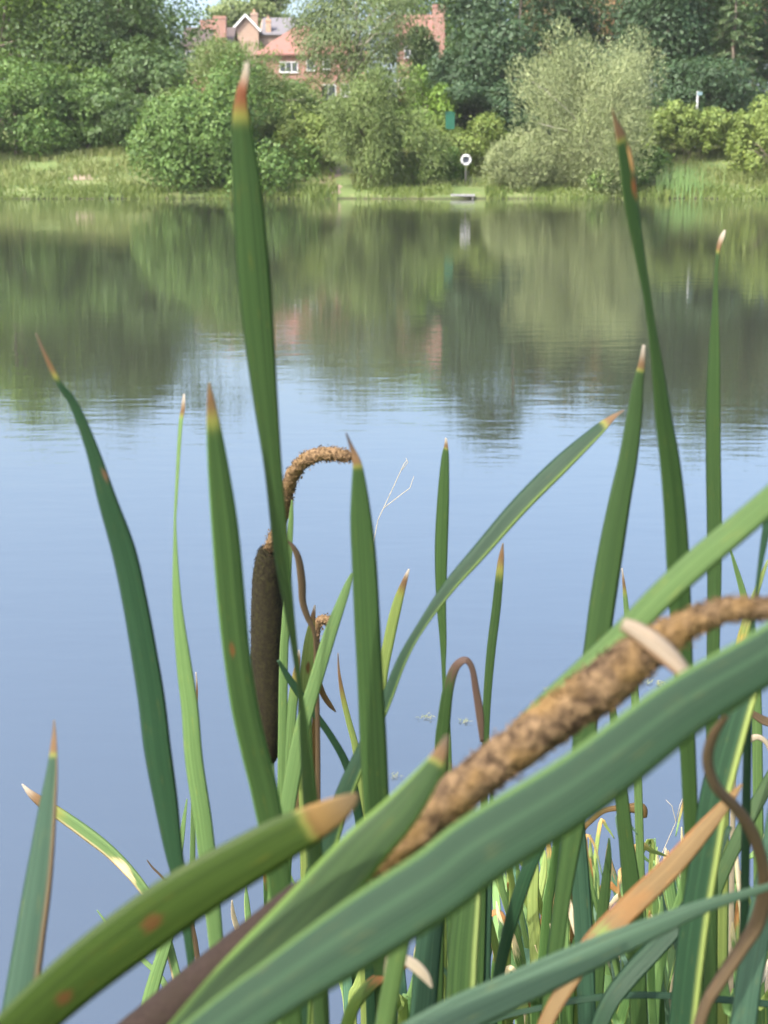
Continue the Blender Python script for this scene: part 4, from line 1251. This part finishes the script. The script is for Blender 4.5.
# small cattail behind
Yc = 1.35
b0 = P(285, 905, Yc); gb = to_ground(b0, .02)[-1]
root = tag(empty('cattail', gb), 'small cattail with a curled over spike half hidden by pale leaves', 'cattail', CG)
lumpy([(333, 624, 6), (329, 621, 9), (322, 620, 10), (318, 624, 8), (317, 635, 6), (316, 650, 6), (314, 670, 6), (311, 695, 5), (306, 725, 5), (302, 748, 6)], (Yc - .03, Yc), H_SPIKE, 'spike', root, .2, 300, 16, 8, 900, .0024, 6)
lumpy([(302, 749, 8), (301, 755, 13), (298, 775, 15), (296, 800, 15), (293, 825, 14), (291, 836, 8)], (Yc, Yc), H_OLIVE, 'seed_head', root, .06, 300, 24, 8)
mb = MB(); mb.tube([P(291, 835, Yc), P(288, 870, Yc), b0], .0035, 8); mb.build('stem', M_STEM, root, smooth=True)
stem_to_ground(root, b0, .0035, M_STEM)

# near leaning cattail
b0 = P(85, 1085, .42)
gb = to_ground(b0, -.1)[-1]
root = tag(empty('cattail', gb), 'nearest cattail leaning right, with purple brown head and thick golden spike', 'cattail', CG)
lumpy([(332, 880, 18), (324, 886, 32), (300, 904, 42), (260, 938, 46), (215, 975, 48), (160, 1020, 48), (110, 1062, 46), (92, 1078, 30), (86, 1084, 10)], (.42, .42), H_PURPLE, 'seed_head', root, .03, 300, 40, 10)
lumpy([(830, 606, 12), (800, 607, 18), (768, 609, 21), (735, 609, 24), (700, 619, 27), (670, 634, 31), (650, 648, 38), (625, 667, 46), (596, 690, 50), (575, 706, 43), (560, 717, 47), (520, 746, 44), (480, 775, 44), (440, 808, 42), (400, 840, 39), (368, 862, 32), (335, 878, 20), (326, 885, 12)],
      (.41, .42), H_SPIKE_NEAR, 'spike', root, .11, 150, 40, 20, 9000, .0013, 7)
stem_to_ground(root, b0, .005, M_STEM, -.1)
# pale bract wrapped round the spike
RV, UVs, s, idx, C, S2, W = ribbon([(622, 624, 13), (634, 630, 19), (651, 641, 23), (667, 654, 22), (681, 668, 17), (690, 680, 11)], .385, .375, (10, -25), 8, .5, False)
V, Fq, uv = ring_mesh(RV, UVs, 0, len(C) - 1)
mesh_from('bract', V, Fq, leaf_mat('bract_skin', (.19, .145, .095), (.31, .265, .205), edge=(.16, .075, .028), edge_side=-1, transl=.2, rough=.6, seed=3), root, smooth=True, uv=uv)

# fine seeding grass stem
def wisp(label, lines, Y, mat):
    q = P(*lines[0][0][:2], Y)
    mb = MB()
    for ln in lines:
        mb.tube([P(x, y, Y + dy) for (x, y, dy) in ln], [.0004] * (len(ln) - 1) + [.00025], 5)
    ob = mb.build('grass_stem', mat, None, loc=q, smooth=True)
    tag(ob, label, 'grass stem', 'fine grass stems')


M_WISP = plain('straw', (.24, .21, .15), (.30, .26, .19), 40, .8)
wisp('wispy forked grass stem right of the broad upright leaf', [[(372, 1040, 0), (368, 700, 0), (370, 560, 0), (378, 520, 0), (392, 490, 0), (404, 464, 0), (407, 460, 0)], [(384, 508, 0), (398, 497, 0), (410, 488, 0), (414, 476, 0)], [(402, 470, 0), (408, 462, 0), (406, 458, 0)]], 1.4, M_WISP)
wisp('thin dry twig with a forked top in the thicket', [[(640, 1040, 0), (655, 870, 0), (668, 840, 0), (676, 822, 0), (672, 806, 0), (666, 800, 0)], [(676, 822, 0), (680, 805, 0), (683, 798, 0)]], 1.3, M_WISP)


# --- shoots of the thicket: each a plant with its leaves -------------------
KD = ['mid', 'light', 'light', 'blue', 'yellow', 'mid', 'blue', 'light']


def shoot(label, bx, Y, tips, seed, kinds=None):
    rng = random.Random(seed)
    bp = P(bx, 1060, Y); g_ = to_ground(bp, 0)
    gb = g_[-1] if g_ else bp
    root = tag(empty('cattail_shoot', gb), label, 'plant', 'young cattail shoots in the thicket')
    for i, (tx, ty, w_) in enumerate(tips):
        kd = (kinds[i] if kinds else rng.choice(KD))
        mx = bx + (tx - bx) * .35
        my = ty + (1060 - ty) * .5
        droop = rng.uniform(-.05, .08) * (1060 - ty)
        Yt = Y + rng.uniform(-.08, .15)
        pts = [(tx, ty, 1.0), (tx - (tx - mx) * .10, ty + (my - ty) * .22, w_ * .7), (tx - (tx - mx) * .5 + droop * .3, ty + (my - ty) * .6, w_ * .85), (mx, my, w_), (bx + (mx - bx) * .3, 1000, w_), (bx + rng.uniform(-4, 4), 1060, w_ * .9)]
        if rng.random() < .16:          # broken over near the top
            fx = tx + rng.choice([-1, 1]) * rng.uniform(14, 34); pts = [(fx, ty + rng.uniform(10, 40), 1.0), ((fx + tx) / 2, ty + 6, w_ * .55), (tx, ty + 2, w_ * .8)] + pts[2:]
        dry = kd in ('tan', 'cream', 'brown')
        sp = [] if dry or rng.random() < .5 else [(tx, ty, 30, rng.uniform(12, 40), rng.choice([(.45, .28, .10), (.30, .14, .05), (.6, .5, .3)]))]
        blade(None, pts, (Yt, Y), kd, phi=(rng.uniform(-40, 40), rng.uniform(-30, 30)), spots=sp, parent=root, name='leaf', per=4, transl=.34, edge=(.3, .34, .1) if rng.random() < .3 else None)


shoot('bright young shoot at the left end of the thicket, beside the dark slanting leaf', 520, 1.25, [(545, 850, 11), (508, 882, 8), (560, 905, 9), (494, 940, 8)], 1, ['yellow', 'light', 'cream', 'mid'])
shoot('shoot with a cream dry leaf left of the upright blue green leaf', 556, 1.35, [(538, 838, 9), (575, 862, 9), (548, 915, 10), (584, 930, 8)], 2, ['light', 'cream', 'light', 'yellow'])
shoot('loose pale shoot behind the pointed leaf of the thicket', 606, 1.45, [(590, 838, 8), (622, 880, 9), (612, 935, 10), (640, 905, 8)], 3, ['light', 'light', 'mid', 'yellow'])
shoot('shoot with rust red tips right of the leaf before the tan scrap', 648, 1.3, [(652, 842, 7), (668, 870, 9), (634, 900, 9), (660, 935, 14)], 4, ['yellow', 'blue', 'light', 'light'])
shoot('pale leafy shoot below the dry orange leaf', 662, 1.05, [(676, 905, 12), (645, 930, 11), (655, 885, 10), (690, 945, 12)], 5, ['light', 'mid', 'light', 'blue'])
shoot('broad shoot behind the dark bent leaf with a pale edge', 715, 1.1, [(722, 800, 13), (735, 850, 12), (700, 900, 10), (748, 905, 9)], 6, ['blue', 'light', 'mid', 'yellow'])
shoot('shoot with dry brown leaves at the right edge of the thicket', 750, 1.3, [(762, 850, 9), (742, 880, 8), (730, 905, 8), (772, 915, 9), (756, 940, 8)], 7, ['light', 'tan', 'cream', 'mid', 'brown'])
shoot('low dense shoot in the bottom right corner', 735, .9, [(742, 945, 14), (768, 930, 12), (722, 965, 12), (752, 985, 12)], 8, ['mid', 'light', 'light', 'dark'])
shoot('low dark shoot under the pale sloping leaf', 612, .95, [(640, 950, 13), (604, 940, 11), (580, 965, 11), (630, 985, 12)], 9, ['dark', 'mid', 'light', 'mid'])
shoot('short shoot with bright tips left of the low dark shoot', 545, 1.1, [(535, 945, 9), (560, 950, 10), (520, 968, 9), (572, 975, 9)], 10, ['yellow', 'light', 'tan', 'light'])
shoot('shoot at lower centre beneath the two-toned leaf', 470, 1.1, [(492, 925, 9), (452, 935, 9), (505, 960, 9), (478, 900, 8)], 11, ['mid', 'light', 'yellow', 'blue'])
shoot('shoot at lower centre behind the white dry scrap', 405, 1.0, [(398, 925, 10), (418, 940, 10), (385, 958, 10), (436, 970, 9)], 12, ['blue', 'light', 'yellow', 'mid'])
shoot('slim shoot left of the pale upright leaves by the small cattail', 262, 1.25, [(246, 885, 8), (232, 900, 7), (268, 860, 9), (285, 880, 9)], 13, ['light', 'cream', 'mid', 'light'])
shoot('shoot standing under the broad upright leaf', 350, 1.1, [(336, 830, 10), (360, 870, 11), (325, 890, 9), (372, 910, 9)], 14, ['blue', 'mid', 'light', 'yellow'])
shoot('thin shoot of grassy leaves behind the dry orange leaf', 690, 1.6, [(690, 800, 6), (668, 850, 6), (706, 838, 6), (655, 838, 5), (640, 860, 6)], 15, ['light', 'light', 'mid', 'light', 'yellow'])
shoot('sparse far shoot with two brown tips above the right bank', 585, 1.9, [(556, 868, 5), (600, 822, 5), (573, 880, 6), (612, 862, 5), (540, 892, 5)], 16, ['light', 'yellow', 'light', 'mid', 'cream'])


more = random.Random(5)
where = ['beside the tan folded scrap', 'under the near spike', 'in front of the dry orange leaf base', 'left of the twisted brown leaf', 'behind the level dark arching leaf',
         'at the foot of the dark bent leaf', 'between the two-toned leaf and the dark slanting leaf', 'under the big foreground leaf at centre right', 'by the bottom edge right of the rust stained leaf', 'close behind the pale sloping leaf']
bxs = [628, 538, 575, 700, 640, 690, 500, 565, 440, 720]
for i_, (w_, bx_) in enumerate(zip(where, bxs)):
    y_ = 1.0 + .09 * i_ % .6
    tp = [(bx_ + more.uniform(-38, 38), more.uniform(825, 950), more.uniform(7, 14)) for _ in range(5)]
    shoot(['leafy', 'crowded', 'fresh green', 'pale', 'ragged'][i_ % 5] + ' shoot ' + w_, bx_, y_, tp, 40 + i_, [more.choice(['light', 'light', 'yellow', 'mid', 'light', 'yellow', 'blue', 'mid']) for _ in range(5)])


thin = ['thin crossing straw coloured shoot', 'wispy bright green shoot', 'slim bent pale shoot', 'fine yellow green shoot']
where2 = ['near the tips of the thicket left of the twig', 'just right of the forked twig', 'beside the dark narrow leaf', 'under the tan folded dry leaf', 'above the pale sloping leaf at centre', 'at the right edge beside the twisted brown leaf',
          'left of the two-toned leaf', 'between the upright blue green leaves', 'behind the tip of the dry orange leaf', 'in the lowest right corner']
for i_, (w_, bx_) in enumerate(zip(where2, [625, 700, 545, 600, 570, 755, 490, 605, 735, 765])):
    tp = [(bx_ + more.uniform(-62, 62), more.uniform(805, 975), more.uniform(4, 9)) for _ in range(6)]
    shoot(thin[i_ % 4] + ' ' + w_, bx_, 1.0 + .11 * (i_ % 6), tp, 70 + i_, [more.choice(['light', 'yellow', 'cream', 'light', 'light', 'yellow', 'pale', 'mid']) for _ in range(6)])

more = random.Random(12)
where3 = ['between the upright leaf and the dry orange leaf tip', 'left of the leaf passing the tan scrap', 'close under the big foreground leaf', 'right of the dark narrow leaf', 'below the middle of the dry orange leaf', 'between the dark bent leaf and the right edge', 'low by the level arching leaf', 'in the gap left of the dark slanting leaf']
for i_, (w_, bx_) in enumerate(zip(where3, [652, 598, 535, 560, 620, 745, 668, 508])):
    tp = [(bx_ + more.uniform(-48, 48), more.uniform(815, 960), more.uniform(4, 10)) for _ in range(7)]
    shoot(['sunlit fine leaved shoot ', 'bright bushy shoot '][i_ % 2] + w_, bx_, .92 + .12 * (i_ % 5), tp, 120 + i_, [more.choice(['light', 'yellow', 'light', 'light', 'yellow', 'cream', 'pale']) for _ in range(7)])


# --- floating water weed -----------------------------------------------------
M_WEED = plain('pond_weed', (.10, .12, .04), (.17, .16, .07), 30, .7)


def weed(label, px, py, wpx, seed):
    rng = np.random.default_rng(seed)
    d = FWD + RT * ((px - 384) / F) + UP * ((512 - py) / F)
    k_ = -CAM[2] / d[2]; c = CAM + d * k_
    sc = k_ / F * wpx
    V = []; Fq = []
    for i in range(30):
        a = rng.uniform(0, 2 * math.pi); r = rng.uniform(0, 1) * sc * .62
        q_ = c + np.array([math.cos(a) * r, math.sin(a) * r * .8, rng.uniform(.002, .010)])
        t_ = rng.uniform(0, math.pi); l = sc * rng.uniform(.06, .24); dx = np.array([math.cos(t_), math.sin(t_), rng.uniform(-.1, .3)]) * l
        nrm = np.array([-math.sin(t_), math.cos(t_), 0]) * l * .13
        o_ = len(V); V += [q_ - dx, q_ + nrm, q_ + dx, q_ - nrm]; Fq.append([o_, o_ + 1, o_ + 2, o_ + 3])
    ob = mesh_from('pond_weed', V, Fq, M_WEED, None, loc=c)
    tag(ob, label, 'water weed', 'scraps of floating weed')


weed('floating weed scrap just left of the folded brown leaf', 426, 718, 17, 1)
weed('floating weed scrap under the folded brown leaf', 465, 722, 13, 2)
weed('tiny floating weed left of the near spike', 395, 777, 14, 3)
weed('floating weed scrap seen below the white bract', 657, 684, 20, 4)
weed('floating weed at the right edge above the cream curl', 756, 708, 26, 5)
weed('tiny floating weed above the near spike', 545, 690, 8, 6)

# render settings
S.render.engine = 'CYCLES'
S.cycles.max_bounces = 8
S.cycles.transmission_bounces = 4
S.cycles.volume_bounces = 1

# ------------------------------------------------------------------ air
m = bpy.data.materials.new('haze_air')
m.use_nodes = True
t = m.node_tree
t.nodes.clear()
out = t.nodes.new('ShaderNodeOutputMaterial'); pv = t.nodes.new('ShaderNodeVolumePrincipled')
pv.inputs['Color'].default_value = (.94, .95, .94, 1); pv.inputs['Density'].default_value = .0001
t.links.new(pv.outputs[0], out.inputs['Volume'])
mb = MB(); mb.box(-720, 720, -75, 920, -4.5, 48)
tag(mb.build('haze', m, loc=(0, 0, 0)), 'thin summer haze over the pond', 'haze', kind='stuff')
